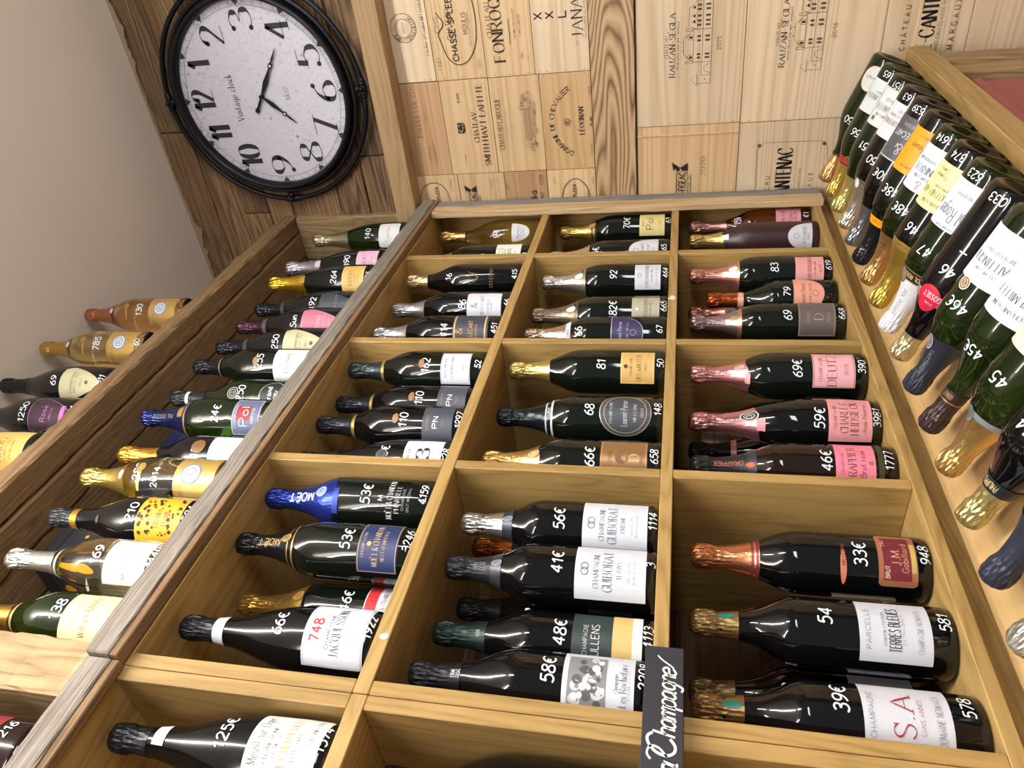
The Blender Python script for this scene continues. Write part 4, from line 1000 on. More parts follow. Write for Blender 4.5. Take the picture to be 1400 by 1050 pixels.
bottle(1.6093, 0.8290, '3', 'bottle with rose-gold foil, oval neck badge, pink label and price 83 on the lowest shelf', 'std', 'dark', (PF, .205, 1), lab=(.034, .098, .034, 'rect', 'pink'),
       lines=(('LOUIS ROEDERER', .009, .066, None, 'serif', .058), ('CHAMPAGNE', .0045, .054), ('ROSÉ', .006, .042)), price='83', code='619', extra=(('vtext', 'ROEDERER', .255, .006, .036, (120, 80, 70), 1), ('band', .2, .206, (190, 160, 120), .8), ('seal', .214, .010, (226, 222, 214), None, 12)))
bottle(1.5190, 0.8450, '3', 'squat bottle with dark copper foil and salmon half-round label, price 79, lowest shelf', 'round', 'dark', ((168, 84, 44), .232, 0), lab=(.048, .105, .046, 'bell', (228, 160, 138), (90, 60, 50)),
       lines=(('Laurent-Perrier', .010, .088, None, 'script', .05), ('CUVÉE ROSÉ', .006, .074), ('O', .006, .064)), price='79', H=.274, extra=(('band', .222, .236, (226, 160, 146), .2),))
bottle(1.6093, 0.9330, '3', 'copper-foiled bottle half hidden behind the two front bottles with pink labels, second row', 'std', 'dark', ((206, 140, 122), .21, 0), extra=(('seal', .216, .012, (40, 40, 44), (190, 170, 150), 10),), d=5)
bottle(1.4160, 0.8450, '3', 'bottle with pinkish grey foil and dim grey-brown label framed in copper, lowest shelf', 'std', 'dark', ((166, 146, 150), .208, 1), lab=(.045, .112, .042, 'rect', (112, 104, 104), (196, 150, 110), .3),
       lines=(('CUVÉE', .006, .094, (196, 160, 130)), ('D', .016, .076, (196, 160, 130)), ('ROSÉ', .006, .058, (196, 160, 130))), price='69', code='668', extra=(('band', .205, .213, (200, 150, 120), .8), ('seal', .222, .010, (196, 160, 130), (90, 70, 70), 10), ('vtext', 'DEVAUX', .252, .005, .03, (120, 100, 104), 1)))
bottle(1.2023, 0.8321, '3', 'bottle with shiny pink foil and square pink label priced 69, right side of its compartment', 'std', 'dark', ((222, 158, 158), .208, 1), lab=(.042, .108, .036, 'rect', (232, 172, 180), (150, 100, 70)),
       lines=(('CHAMPAGNE', .0055, .096, (120, 70, 50)), ('DEUTZ', .014, .078, (110, 60, 50)), ('ROSÉ', .006, .056, (120, 70, 50)), ('O', .005, .090, (150, 100, 70), None, None, .02)), price='69€', code='390', dp=0, extra=(('vtext', 'DEUTZ', .258, .006, .03, (140, 90, 90), 1), ('seal', .222, .011, (226, 196, 190), (150, 90, 70), 14, 'D'), ('patch', .203, .212, .014, 'rect', (226, 160, 160), -30)))
bottle(1.1900, 0.9400, '3', 'dark bottle standing behind the pink label priced 69, second row', 'std', 'dark', ((190, 110, 50), .225, 0), lab=(.03, .095, .03, 'rect', (150, 110, 40)), d=-15)
bottle(1.0700, 0.8450, '3', 'bottle with pink foil, round black neck seal and pink label priced 59', 'dp', 'black', ((214, 150, 150), .198, 1), lab=(.040, .108, .040, 'rect', (222, 150, 152)),
       lines=(('CHAMPAGNE', .005, .098, (90, 50, 50)), ('CHARLES', .0125, .084, (80, 44, 44), 'serif', .05), ('HEIDSIECK', .0125, .068, (80, 44, 44), 'serif', .056), ('Rosé Réserve', .006, .052, (110, 60, 60), 'script')), price='59€', code='3981', dp=-4,
       extra=(('vtext', 'CHARLES HEIDSIECK', .254, .0062, .062, (60, 40, 46), 1), ('seal', .212, .016, (40, 42, 48), (206, 200, 190), 10, 'CH'), ('patch', .186, .200, .015, 'rect', (216, 140, 150), -22)))
bottle(1.0980, 0.9380, '3', 'black bottle with slate label hidden behind the pink-sealed one', 'std', 'dark', ((40, 36, 40), .225, 0), lab=(.025, .085, .036, 'rect', (62, 66, 84)), lines=(('VILLE', .008, .06, (130, 134, 150)),), d=-5, extra=(('band', .226, .236, (214, 150, 150), .2),))
bottle(0.9510, 0.8450, '3', 'rosé bottle with black foil and bright pink label priced 46, by the divider', 'std', 'brown', ((44, 42, 46), .208, 0), fm=(.4, .4), lab=(.030, .098, .042, 'rect', (234, 132, 152)),
       lines=(('CHAMPAGNE', .0055, .086, (110, 30, 50), 'light'), ('DRAPPIER', .014, .070, (90, 24, 40), 'serif', .058), ('Brut rosé', .010, .052, (110, 30, 50), 'script'), ('*', .004, .038, (150, 120, 60))), price='46€', code='1777',
       extra=(('band', .022, .030, (60, 62, 40), 0), ('band', .209, .222, (50, 54, 60), .2), ('vtext', 'DRAPPIER', .252, .007, .045, (170, 90, 60), -1), ('seal', .218, .008, (190, 90, 50), (40, 30, 30), -8)))
bottle(1.0050, 0.9350, '3', 'rosé bottle with white label standing between the 59 and 46 bottles, second row', 'std', 'brown', ((50, 50, 56), .222, 0), lab=(.032, .092, .036, 'rect', WP), lines=(('CHAMPAGNE', .005, .08), ('BRUT', .010, .064), ('ROSÉ', .006, .048)), price='4€', d=8, extra=(('band', .223, .238, (90, 94, 102), .1),))
bottle(0.7550, 0.8450, '3', 'bottle with copper foil ringed in maroon and ornate maroon and copper label, price 33', 'std', 'black', ((208, 138, 96), .218, 0), lab=(.028, .090, .040, 'soft', (196, 130, 96), None, .5),
       lines=(('#', .044, .060, (112, 30, 44), None, .062), ('BRUT', .007, .076, (232, 196, 160), 'bold', .016, -.02), ('J.M.', .014, .062, (222, 170, 130), 'script'), ('Gobillard', .010, .048, (222, 170, 130), 'script'), ('#', .008, .034, (196, 170, 90), None, .04), ('75cl', .005, .080, (232, 196, 160), 'bold', .012, .02)), price='33€', code='948', pz=.128, dp=2,
       extra=(('band', .219, .2225, (120, 40, 56), .3), ('band', .2255, .229, (120, 40, 56), .3), ('vtext', 'CHAMPAGNE', .252, .0055, .036, (110, 60, 44), -1), ('patch', .108, .116, .024, 'oval', (206, 120, 90), -22), ('htext', 'MILLESIME', .112, .005, (110, 40, 40), .03)))
bottle(0.7150, 0.9450, '3', 'bottle with cream label peeping out behind the maroon-labelled one', 'std', 'brown', ((206, 138, 96), .218, 0), lab=(.030, .115, .036, 'rect', (226, 214, 190)), price='€', d=48)
bottle(0.6370, 0.8450, '3', 'bottle with short bronze foil and wide white label lettered in navy, price 54', 'strt', 'black', ((152, 124, 78), .252, 0), fm=(.8, .38), lab=(.036, .116, .042, 'rect', WP),
       lines=(('PARCELLE', .0058, .106, (60, 60, 66), 'light', .05), ('VIGNERON A FESTIGNY', .0034, .088, (70, 70, 76), 'sans', .042), ('TERRES BLEUES', .0125, .077, (52, 56, 78), 'bold', .054), ('EXTRA BRUT', .0036, .067, (110, 100, 90), 'light', .036), ('CHAMPAGNE NOWACK', .0066, .049, (60, 60, 66), 'light', .054)), price='54', code='581', d=17, dp=12, extra=(('seal', .268, .011, (20, 120, 104), None, 26),))
bottle(0.6020, 0.9480, '3', 'bottle with bronze foil and blue-white label in the gap behind two white labels', 'strt', 'black', ((120, 98, 64), .252, 0), fm=(.8, .4), lab=(.036, .112, .040, 'rect', (196, 204, 222)), lines=(('ATS', .016, .085, (70, 80, 110)), ('CHAMPAGNE', .006, .05, (70, 80, 110))), price='32', code='4', d=10)
bottle(0.5147, 0.8441, '3', 'bottle with bronze foil, teal emblem and white label with red letters S.A', 'strt', 'black', ((150, 118, 74), .252, 0), fm=(.8, .38), lab=(.036, .116, .044, 'rect', WP),
       lines=(('CHAMPAGNE', .0055, .108, (70, 70, 76), 'light', .052), ('S.A', .020, .080, (158, 36, 56), 'serif', .046), ('SANS ANNEE', .0045, .063, (158, 36, 56), 'light', .04), ('DOMAINE NOWACK', .0068, .047, (60, 60, 66), 'light', .056)), price='39€', code='578', d=20, dp=16, extra=(('seal', .266, .012, (24, 116, 102), None, 4),))

# ---- middle rack shelf
bottle(1.9210, 0.8460, '2', 'bottle with gold foil and plain yellow label, end compartment of the middle shelf', 'std', 'dark', (GF, .208, 1), lab=(.030, .105, .034, 'rect', 'ygold'),
       lines=(('BRUT', .006, .094), ('Pol', .020, .074, None, 'script', .034), ('2013', .006, .045)), price='70€', code='63', d=26, extra=(('band', .203, .208, (40, 36, 30), .2), ('band', .214, .218, (40, 36, 30), .2), ('vtext', 'POL ROGER', .255, .0055, .036, (130, 104, 50), 1), ('seal', .216, .011, (210, 170, 120), (150, 90, 40), 14)))
bottle(1.7380, 0.8380, '2', 'bottle with pale foil and round white label near the end of the middle shelf', 'std', 'dark', ((222, 206, 188), .208, 1), lab=(.030, .102, .042, 'dome', WP, (120, 110, 100)),
       lines=(('Laurent', .009, .070, None, 'script'), ('Perrier', .009, .056, None, 'script'), ('BRUT', .005, .042), ('O', .006, .085)), price='5€', code='65', d=22, extra=(('band', .204, .210, (190, 160, 120), .6),))
bottle(1.6093, 0.8420, '2', 'bottle with silver foil, white oval badge and square white label, middle shelf', 'std', 'dark', (SF, .205, 1), lab=(.030, .094, .034, 'rect', WP),
       lines=(('LOUIS ROEDERER', .0085, .064, None, 'serif', .058), ('CHAMPAGNE', .0042, .052), ('BLANC DE BLANCS', .004, .040, None, 'light'), ('O', .005, .082)), price='92', code='464', extra=(('vtext', 'ROEDERER', .255, .006, .036, (90, 90, 90), 1), ('band', .199, .206, (160, 154, 140), .8), ('band', .210, .212, (160, 154, 140), .8), ('seal', .216, .011, (226, 222, 216), None, 12)))
bottle(1.4510, 0.8450, '2', 'bottle with taupe foil, white oval badge and greige label priced 82', 'std', 'dark', ((134, 120, 104), .205, 1), fm=(.8, .35), lab=(.030, .094, .034, 'rect', (170, 164, 144)),
       lines=(('LOUIS ROEDERER', .0085, .062, (80, 76, 70), 'serif', .058), ('CHAMPAGNE', .0042, .051, (90, 86, 80)), ('*', .0035, .082, (226, 224, 218))), price='82€', code='665', extra=(('vtext', 'ROEDERER', .255, .006, .036, (70, 64, 56), 1), ('band', .199, .206, (110, 100, 86), .8), ('seal', .216, .011, (226, 222, 216), None, 12)))
bottle(1.3610, 0.8450, '2', 'bottle with beige foil and deep purple half-round label just above a divider edge', 'std', 'dark', ((206, 178, 160), .214, 0), lab=(.050, .115, .046, 'bell', (48, 44, 84), (196, 190, 200)),
       lines=(('Laurent-Perrier', .009, .098, (214, 206, 220), 'script', .05), ('GRAND SIECLE', .005, .082, (190, 184, 200)), ('O', .006, .070, (190, 184, 200))), price='66', code='67', d=12, extra=(('band', .205, .216, (222, 224, 236), 0), ('htext', 'LAURENT', .2105, .0055, (60, 70, 120), .03)))
bottle(1.2023, 0.8290, '2', 'bottle with crumpled yellow-gold foil and golden label priced 81', 'std', 'dark', ((216, 194, 120), .226, 0), lab=(.028, .106, .034, 'rect', (204, 166, 98), (232, 214, 150)),
       lines=(('CHAMPAGNE', .0055, .082, (70, 50, 30)), ('DELAMOTTE', .011, .064, (70, 50, 30), 'serif', .056), ('BRUT', .006, .048, (70, 50, 30)), ('*', .005, .094, (70, 50, 30))), price='81', code='50', d=15)
bottle(1.0680, 0.8450, '2', 'black-foiled bottle with white neck bands and round slate label rimmed in gold, price 68', 'std', 'dark', ((34, 38, 44), .205, 0), fm=(.6, .25), lab=(.034, .118, .044, 'oval', (62, 68, 78), (176, 176, 170)),
       lines=(('CHAMPAGNE', .0048, .100, (216, 216, 214)), ('Laurent-Perrier', .011, .078, (220, 220, 216), 'script', .05), ('MILLESIME', .005, .060, (210, 200, 170)), ('BRUT', .005, .048, (210, 200, 170)), ('O', .0355, .076, (196, 160, 96), None, .0007)), price='68', code='148', dp=4,
       extra=(('band', .200, .204, (206, 206, 204), .2), ('band', .212, .215, (206, 206, 204), .2), ('htext', 'LAURENT', .2075, .005, (210, 210, 206), .03), ('htext', 'LP', .243, .010, (214, 210, 200), .010, 'serif')))
bottle(1.0100, 0.9450, '2', 'green bottle behind the slate round label, second row', 'std', 'green', ((60, 66, 60), .21, 0), lab=(.028, .09, .034, 'rect', (90, 112, 110)), d=-22)
bottle(0.9410, 0.8450, '2', 'bottle with gold foil and bronze label with an engraving, price 66', 'std', 'dark', ((212, 176, 104), .205, 1), lab=(.042, .108, .036, 'rect', (150, 112, 72), (196, 160, 110), .4),
       lines=(('CUVÉE', .0055, .094, (80, 56, 34)), ('*', .010, .078, (120, 88, 56)), ('D', .014, .060, (226, 200, 150)), ('BRUT', .005, .050, (80, 56, 34))), price='66€', code='658', dp=0,
       extra=(('vtext', 'DEUTZ', .255, .006, .036, (140, 110, 60), 1), ('seal', .217, .012, (222, 200, 150), (140, 100, 50), 14)))
bottle(0.7890, 0.8450, '2', 'bottle with silver patterned foil and large white label, price 56', 'strt', 'black', ((196, 192, 188), .240, 0), lab=(.030, .110, .043, 'rect', WP),
       lines=(('CHAMPAGNE', .0068, .086, (60, 60, 66), 'serif', .050), ('GUIBORAT', .012, .073, (60, 60, 66), 'serif', .058), ('PRISME', .0058, .060, (60, 60, 66), 'serif', .024), ('GRAND CRU', .003, .049, (110, 110, 116), 'light', .03), ('BLANC DE BLANCS', .003, .043, (110, 110, 116), 'light', .034), ('O', .0045, .099, (80, 80, 86), None, .0005, -.003), ('O', .0045, .099, (80, 80, 86), None, .0005, .004)),
       price='56€', code='1114', d=16, dp=6, pz=.172, extra=(('band', .224, .241, (52, 54, 66), .3), ('seal', .232, .008, (66, 68, 82), (190, 190, 200), 12, 'G')))
bottle(0.8155, 0.9310, '2', 'copper-foiled bottle in the second row between two large white labels', 'strt', 'black', ((178, 100, 46), .240, 0), lab=(.03, .10, .036, 'rect', (60, 62, 70)), d=0, extra=(('band', .224, .241, (52, 54, 66), .3),))
bottle(0.6950, 0.8420, '2', 'bottle with matt black patterned foil and large white label, price 41', 'strt', 'black', ((42, 42, 46), .238, 0), fm=(.5, .4), lab=(.030, .110, .043, 'rect', WP),
       lines=(('CHAMPAGNE', .0068, .086, (60, 60, 66), 'serif', .050), ('GUIBORAT', .012, .073, (60, 60, 66), 'serif', .058), ('TETHYS', .0058, .060, (60, 60, 66), 'serif', .024), ('GRAND CRU', .003, .049, (110, 110, 116), 'light', .03), ('BLANC DE BLANCS', .003, .043, (110, 110, 116), 'light', .034), ('O', .0045, .099, (80, 80, 86), None, .0005, -.003), ('O', .0045, .099, (80, 80, 86), None, .0005, .004)),
       price='41€', code='3', d=16, dp=10, pz=.172, extra=(('band', .222, .239, (56, 56, 62), .3), ('htext', 'XXXX', .252, .010, (170, 168, 170), .030, 'light'), ('htext', 'XXXX', .262, .008, (170, 168, 170), .030, 'light'), ('seal', .230, .008, (66, 66, 76), (190, 190, 200), 12, 'G')))
bottle(0.7000, 0.9450, '2', 'dim black bottle behind the 41 and 48 euro bottles', 'strt', 'black', ((36, 34, 36), .238, 0), fm=(.5, .4), lab=(.035, .10, .036, 'rect', (52, 60, 66)), d=-20, extra=(('seal', .230, .008, (66, 56, 50), (130, 100, 80), -10, 'G'),))
bottle(0.6050, 0.8780, '2', 'bottle with dark green foil and green, gold-leaf and white label, price 48', 'std', 'black', ((38, 54, 50), .232, 0), fm=(.5, .4), lab=(.030, .108, .043, 'rect', (38, 54, 52)),
       lines=(('#', .022, .052, (208, 176, 112), None, .0858), ('#', .011, .0358, (226, 226, 224), None, .0858), ('CHAMPAGNE', .0055, .093, (206, 210, 206), 'sans', .040), ('ULLENS', .0095, .082, (226, 228, 224), 'sans', .040), ('LOT 18', .0038, .036, (80, 80, 80), 'light', .014)), price='48€', code='4113', d=14, dp=8, pz=.138, extra=(('htext', 'ULLENS', .243, .005, (190, 200, 190), .02),))
bottle(0.5147, 0.8408, '2', 'bottle with black foil and white label bearing a grey rock drawing, price 58', 'std', 'black', ((34, 34, 38), .240, 0), fm=(.5, .4), lab=(.034, .116, .044, 'rect', WP),
       lines=(('#', .044, .088, (128, 128, 130), None, .068), ('*', 0.0051, 0.1036, (196, 196, 196), None, None, -0.0216), ('*', 0.0075, 0.0760, (196, 196, 196), None, None, -0.0134), ('*', 0.0090, 0.0804, (196, 196, 196), None, None, 0.0071), ('*', 0.0063, 0.0865, (196, 196, 196), None, None, -0.0003), ('*', 0.0050, 0.0993, (196, 196, 196), None, None, -0.0238), ('*', 0.0052, 0.0718, (196, 196, 196), None, None, -0.0134), ('*', 0.0060, 0.1008, (196, 196, 196), None, None, -0.0068), ('*', 0.0046, 0.0796, (196, 196, 196), None, None, 0.0289), ('*', 0.0043, 0.0923, (196, 196, 196), None, None, -0.0073), ('*', 0.0046, 0.0824, (84, 84, 86), None, None, 0.0112), ('*', 0.0040, 0.0934, (84, 84, 86), None, None, 0.0241), ('*', 0.0043, 0.0754, (84, 84, 86), None, None, -0.0259), ('*', 0.0058, 0.0876, (84, 84, 86), None, None, -0.0173), ('*', 0.0058, 0.0906, (84, 84, 86), None, None, 0.0129), ('*', 0.0055, 0.0809, (84, 84, 86), None, None, -0.0082), ('*', 0.0055, 0.0760, (84, 84, 86), None, None, 0.0151), ('*', 0.0024, 0.0955, (84, 84, 86), None, None, 0.0128), ('*', 0.0058, 0.0991, (84, 84, 86), None, None, 0.0002), ('*', 0.0028, 0.0746, (84, 84, 86), None, None, 0.0018), ('*', 0.0035, 0.0722, (222, 222, 220), None, None, 0.0246), ('*', 0.0035, 0.0954, (222, 222, 220), None, None, -0.0171), ('*', 0.0027, 0.0692, (222, 222, 220), None, None, -0.0098), ('*', 0.0028, 0.0851, (222, 222, 220), None, None, -0.0077), ('*', 0.0045, 0.1017, (222, 222, 220), None, None, -0.0192), ('*', 0.0032, 0.0754, (222, 222, 220), None, None, 0.0101), ('*', 0.0049, 0.0778, (222, 222, 220), None, None, 0.0155), ('Champagne', .0045, .055, (60, 60, 66), 'serif', .022), ('Les Rochefors', .0085, .047, (50, 50, 56), 'serif', .050), ('ETIENNE CALSAC', .0030, .040, (70, 70, 76), 'light', .034)),
       price='58€', code='2208', d=18, dp=12, pz=.150, extra=(('htext', 'ETIENNE', .250, .005, (214, 214, 216), .022), ('htext', 'CALSAC', .243, .005, (214, 214, 216), .022)))
bottle(0.3830, 0.8580, '2', 'black-foiled bottle showing only its crumpled cap at the bottom picture edge', 'std', 'black', ((60, 60, 66), .235, 0), price='38€', d=10, dp=4)

# ---- upper oak shelf
bottle(1.9250, 0.8520, '1', 'clear yellow bottle with coppery foil and white oval label, end of upper shelf', 'round', 'clear', ((218, 172, 104), .236, 0), lab=(.060, .112, .026, 'bell', WP, (200, 170, 90)),
       lines=(('Ruinart', .008, .094, None, 'script'), ('BLANC DE', .004, .084), ('BLANCS', .004, .077)), price='94', d=12, dp=-6, extra=(('band', .232, .238, (196, 150, 96), .8),))
bottle(1.7240, 0.8360, '1', 'black bottle with white label printed in lime and black beside the clear yellow one', 'std', 'dark', (SF, .215, 0), lab=(.035, .112, .040, 'rect', (230, 232, 226)),
       lines=(('NOS', .014, .098, (176, 196, 30), 'bold', .04), ('GRANDS', .006, .084, (80, 80, 70), 'sans', .03), ('CLOS', .010, .070, (100, 110, 70), 'bold', .032), ('BRUT', .006, .052)), price='91', code='14', d=24, dp=-10)
bottle(1.6093, 0.8345, '1', 'black bottle with short pale gold foil and gold crest printed on the glass', 'std', 'black', ((214, 194, 150), .250, 0), price='16', code='415', d=12, lab=None,
       extra=(('htext', 'O', .120, .018, (120, 94, 60), .022, 'serif'), ('htext', 'V', .120, .026, (120, 94, 60), .03, 'light'), ('htext', 'CELEBRIS', .075, .008, (150, 120, 84), .05, 'serif')))
bottle(1.4850, 0.8480, '1', 'bottle with silver foil and round-cornered white label priced 86', 'std', 'black', ((190, 192, 196), .222, 0), lab=(.032, .118, .036, 'soft', WP, (90, 100, 120)),
       lines=(('&', .016, .100, (70, 74, 84), 'script'), ('BILLECART', .0085, .080, (90, 100, 120), 'serif', .05), ('LE BLANC DE', .004, .064), ('BLANCS', .004, .056)), price='86', code='66', d=14)
bottle(1.3500, 0.8360, '1', 'bottle with silver foil and charcoal label striped in gold, price 114', 'std', 'black', ((190, 190, 194), .222, 0), lab=(.040, .118, .044, 'rect', (58, 62, 72)),
       lines=(('&', .016, .104, (206, 150, 90), 'script'), ('BILLECART', .009, .078, (206, 150, 90), 'bold', .05), ('SALMON', .006, .066, (206, 150, 90), 'sans', .03), ('#', .0035, .114, (196, 170, 120), None, .088), ('#', .0035, .046, (196, 170, 120), None, .088)), price='114', code='451', d=12)
bottle(1.2023, 0.8360, '1', 'bottle with dark green-grey foil, gold neck ring and white label priced 162', 'std', 'dark', ((62, 74, 78), .228, 0), fm=(.7, .3), lab=(.032, .104, .036, 'rect', WP, (150, 150, 160)),
       lines=(('BOLLINGER', .006, .092, None, 'serif', .04), ('LA GRANDE ANNEE', .005, .076, None, 'sans', .048), ('2015', .007, .064, (120, 110, 100), 'light'), ('BRUT', .004, .048)), price='162', code='52', d=14, extra=(('band', .224, .231, (206, 176, 110), .8), ('patch', .128, .140, .010, 'oval', (150, 110, 66), 10)))
bottle(1.1140, 0.8620, '1', 'rear-set black bottle with grey PN label and gold neck ring, price 110', 'std', 'black', ((40, 42, 50), .228, 0), fm=(.6, .3), lab=(.036, .110, .036, 'rect', (70, 74, 84)),
       lines=(('BOLLINGER', .0045, .098, (170, 160, 120), 'serif', .03), ('PN', .012, .078, (226, 226, 226), 'bold', .022), ('VZ 19', .005, .060, (150, 150, 150), 'sans')), price='110', d=20, extra=(('band', .224, .231, (206, 176, 110), .8), ('patch', .128, .140, .010, 'oval', (150, 110, 66), 8)))
bottle(1.0250, 0.8450, '1', 'nearer black bottle with grey PN label, gold neck ring and code 1297', 'std', 'black', ((40, 42, 50), .228, 0), fm=(.6, .3), lab=(.036, .110, .036, 'rect', (66, 70, 80)),
       lines=(('BOLLINGER', .0045, .098, (170, 160, 120), 'serif', .03), ('PN', .012, .078, (226, 226, 226), 'bold', .022), ('TX 17', .005, .060, (150, 150, 150), 'sans')), price='110', code='1297', d=16, extra=(('band', .224, .231, (206, 176, 110), .8), ('patch', .128, .140, .010, 'oval', (150, 110, 66), 8)))
bottle(0.9290, 0.8529, '1', 'black bottle with big black number 13 on a white label, price 125', 'krug', 'black', ((60, 60, 64), .228, 0), fm=(.6, .3), lab=(.034, .108, .040, 'rect', WP),
       lines=(('BOLLINGER', .0055, .098, None, 'serif', .036), ('13', .026, .070, (30, 30, 34), 'didone', .034), ('2013', .004, .045)), price='125€', code='428', d=14, extra=(('seal', .130, .011, (36, 36, 40), (120, 124, 130), 8),))
bottle(0.8120, 0.8380, '1', 'bottle with royal blue foil and white printing on black glass, price 53', 'std', 'dark', ((30, 48, 132), .178, 2), fm=(.6, .3),
       lab=None, price='53€', code='4159', d=14, dp=8, pz=.140, extra=(('vtext', 'MOËT', .236, .013, .050, (216, 222, 236), -1), ('seal', .196, .012, (176, 196, 226), (60, 90, 160), 12, 'M'), ('htext', 'M', .086, .008, (206, 206, 210), .008), ('htext', 'MOËT & CHANDON', .070, .0095, (226, 226, 230), .066, 'serif'), ('htext', 'PHARRELL', .057, .008, (200, 200, 206), .045, 'serif'), ('htext', 'CHAMPAGNE', .047, .0045, (180, 180, 188), .036, 'light'), ('htext', 'BRUT IMPERIAL', .038, .0045, (180, 180, 188), .04, 'light'), ('patch', .160, .170, .022, 'rect', (40, 60, 150), -10, .5)))
bottle(0.7070, 0.8380, '1', 'bottle with black foil, gold neck badge and navy label edged in gold, price 53', 'std', 'dark', ((26, 26, 30), .196, 1), fm=(.5, .25), lab=(.042, .112, .044, 'rect', (34, 46, 92), (196, 160, 96)),
       lines=(('CHAMPAGNE', .005, .102, (206, 176, 110), 'serif', .04), ('MOËT & CHANDON', .010, .080, (214, 186, 120), 'serif', .066), ('NECTAR IMPERIAL', .006, .066, (206, 176, 110), 'serif', .048), ('*', .004, .092, (214, 170, 90))), price='53€', code='3246', d=18, dp=8, pz=.150,
       extra=(('vtext', 'MOËT', .246, .010, .042, (176, 140, 66), -1), ('band', .197, .200, (206, 170, 96), .8), ('band', .208, .210, (206, 170, 96), .8), ('seal', .214, .011, (196, 160, 90), (70, 50, 20), 10, 'M')))
bottle(0.6550, 0.9250, '1', 'bottle with gold foil and white and red label set back behind its neighbours, price 46', 'std', 'dark', ((206, 166, 84), .185, 0), lab=(.034, .100, .040, 'rect', WP),
       lines=(('#', .020, .088, (196, 40, 44), None, .080), ('MOËT & CHANDON', .009, .066, (90, 60, 40), 'serif', .06), ('IMPERIAL', .006, .050, (90, 60, 40), 'serif', .03)), price='46€', d=24, dp=2, pz=.155, extra=(('vtext', 'MOËT', .236, .011, .046, (90, 60, 24), -1), ('seal', .196, .011, (196, 150, 70), (110, 70, 20), 10, 'M')))
bottle(0.5440, 0.8360, '1', 'black bottle with white label, red number 748 and price 66', 'krug', 'black', (BF, .252, 0), fm=(.4, .35), lab=(.038, .116, .046, 'rect', WP, (170, 170, 176)),
       lines=(('748', .012, .101, (206, 50, 46), 'bold', .028), ('CHAMPAGNE', .0052, .084, (60, 60, 66), 'sans', .044), ('JACQUESSON', .0115, .074, (46, 46, 52), 'serif', .062), ('EXTRA BRUT', .0042, .058, (90, 90, 96), 'light', .024)), price='66€', code='1922', d=18, dp=8, pz=.160,
       extra=(('band', .236, .254, (214, 214, 218), .1), ('band', .240, .250, (60, 60, 66), .1), ('htext', 'JACQUESSON', .245, .0065, (226, 226, 230), .045)))
bottle(0.3800, 0.8380, '1', 'black bottle with large cream label and white neck tag, lowest left compartment, price 125', 'krug', 'black', (BF, .252, 0), fm=(.4, .35), lab=(.034, .118, .048, 'rect', (226, 226, 220)),
       lines=(('Le Mesnil sur Oger', .012, .107, (90, 90, 80), 'script', .07), ('CHAMPAGNE', .0055, .092, (70, 70, 66), 'serif', .04), ('GRAND CRU', .0045, .084, (70, 70, 66), 'serif', .026), ('MONET-MERDEVILLE', .0105, .072, (196, 160, 90), 'serif', .074), ('EXTRA BRUT', .0045, .060, (70, 70, 66), 'serif', .03), ('GRAND CRU', .005, .046, (70, 70, 66), 'serif', .036, .022)), price='125€', code='1574', d=20, dp=12, pz=.165,
       extra=(('patch', .226, .244, .030, 'rect', (220, 222, 216), 12), ('htext', 'cM', .235, .010, (110, 110, 104), .012, 'script')))

# ---- rough wood shelf
bottle(1.8800, 0.8320, '0', 'bottle with long pale gold foil at the far end of the rough wood shelf', 'krug', 'green', ((190, 182, 150), .190, 1), lab=(.040, .112, .036, 'soft', (222, 224, 226)), lines=(('Comtes', .012, .080, (150, 150, 140), 'script'), ('F', .012, .132, WP, 'hand')), price='140', d=16)
bottle(1.7900, 0.9000, '0', 'bottle with dark maroon cap half hidden behind the lilac-silver one', 'krug', 'dark', ((84, 50, 60), .24, 0), fm=(.8, .3), d=0)
bottle(1.6920, 0.8300, '0', 'bottle with lilac-silver foil and pink label near the far end of the rough wood shelf', 'krug', 'dark', ((190, 186, 196), .200, 1), lab=(.040, .112, .036, 'rect', (222, 176, 200)),
       lines=(('KRUG', .014, .084, (120, 60, 90), 'serif', .036), ('ROSÉ', .005, .068, (120, 60, 90)), ('CHAMPAGNE', .0045, .058, (120, 60, 90))), price='390', d=16, extra=(('patch', .196, .214, .016, 'rect', (206, 186, 210), 8),))
bottle(1.5920, 0.8260, '0', 'bottle with bright yellow-gold foil and gold label, price 264', 'krug', 'dark', ((222, 182, 60), .200, 1), lab=(.040, .112, .036, 'rect', (214, 176, 100), (236, 216, 160)),
       lines=(('KRUG', .014, .084, (110, 70, 30), 'serif', .036), ('GRANDE', .005, .070, (110, 70, 30)), ('CUVÉE', .005, .060, (110, 70, 30))), price='264', code='65', d=16, pz=.148, extra=(('patch', .196, .214, .016, 'rect', (206, 170, 70), 8, .6),))
bottle(1.4965, 0.8520, '0', 'black bottle with charcoal shield label beside the yellow-gold foil one', 'dp', 'satin', ((38, 38, 42), .232, 0), fm=(.7, .25), lab=(.040, .135, .036, 'shield', (60, 64, 72)), lines=(('Plénitude', .010, .095, (130, 134, 140), 'script'), ('P2', .010, .075, (130, 134, 140), 'serif')), price='492', d=14, extra=(('band', .222, .234, (66, 68, 74), .3),))
bottle(1.3995, 0.8460, '0', 'black bottle with plum foil and pink shield label on the rough wood shelf', 'dp', 'satin', ((78, 50, 62), .232, 0), fm=(.8, .3), lab=(.045, .135, .036, 'shield', (196, 116, 136), (226, 170, 186)),
       lines=(('Rosé', .012, .098, (236, 190, 200), 'script'), ('VINTAGE 2009', .0045, .084, (236, 190, 200)), ('BRUT', .0045, .070, (236, 190, 200))), price='Sun', d=14, extra=(('band', .222, .234, (90, 88, 96), .3),))
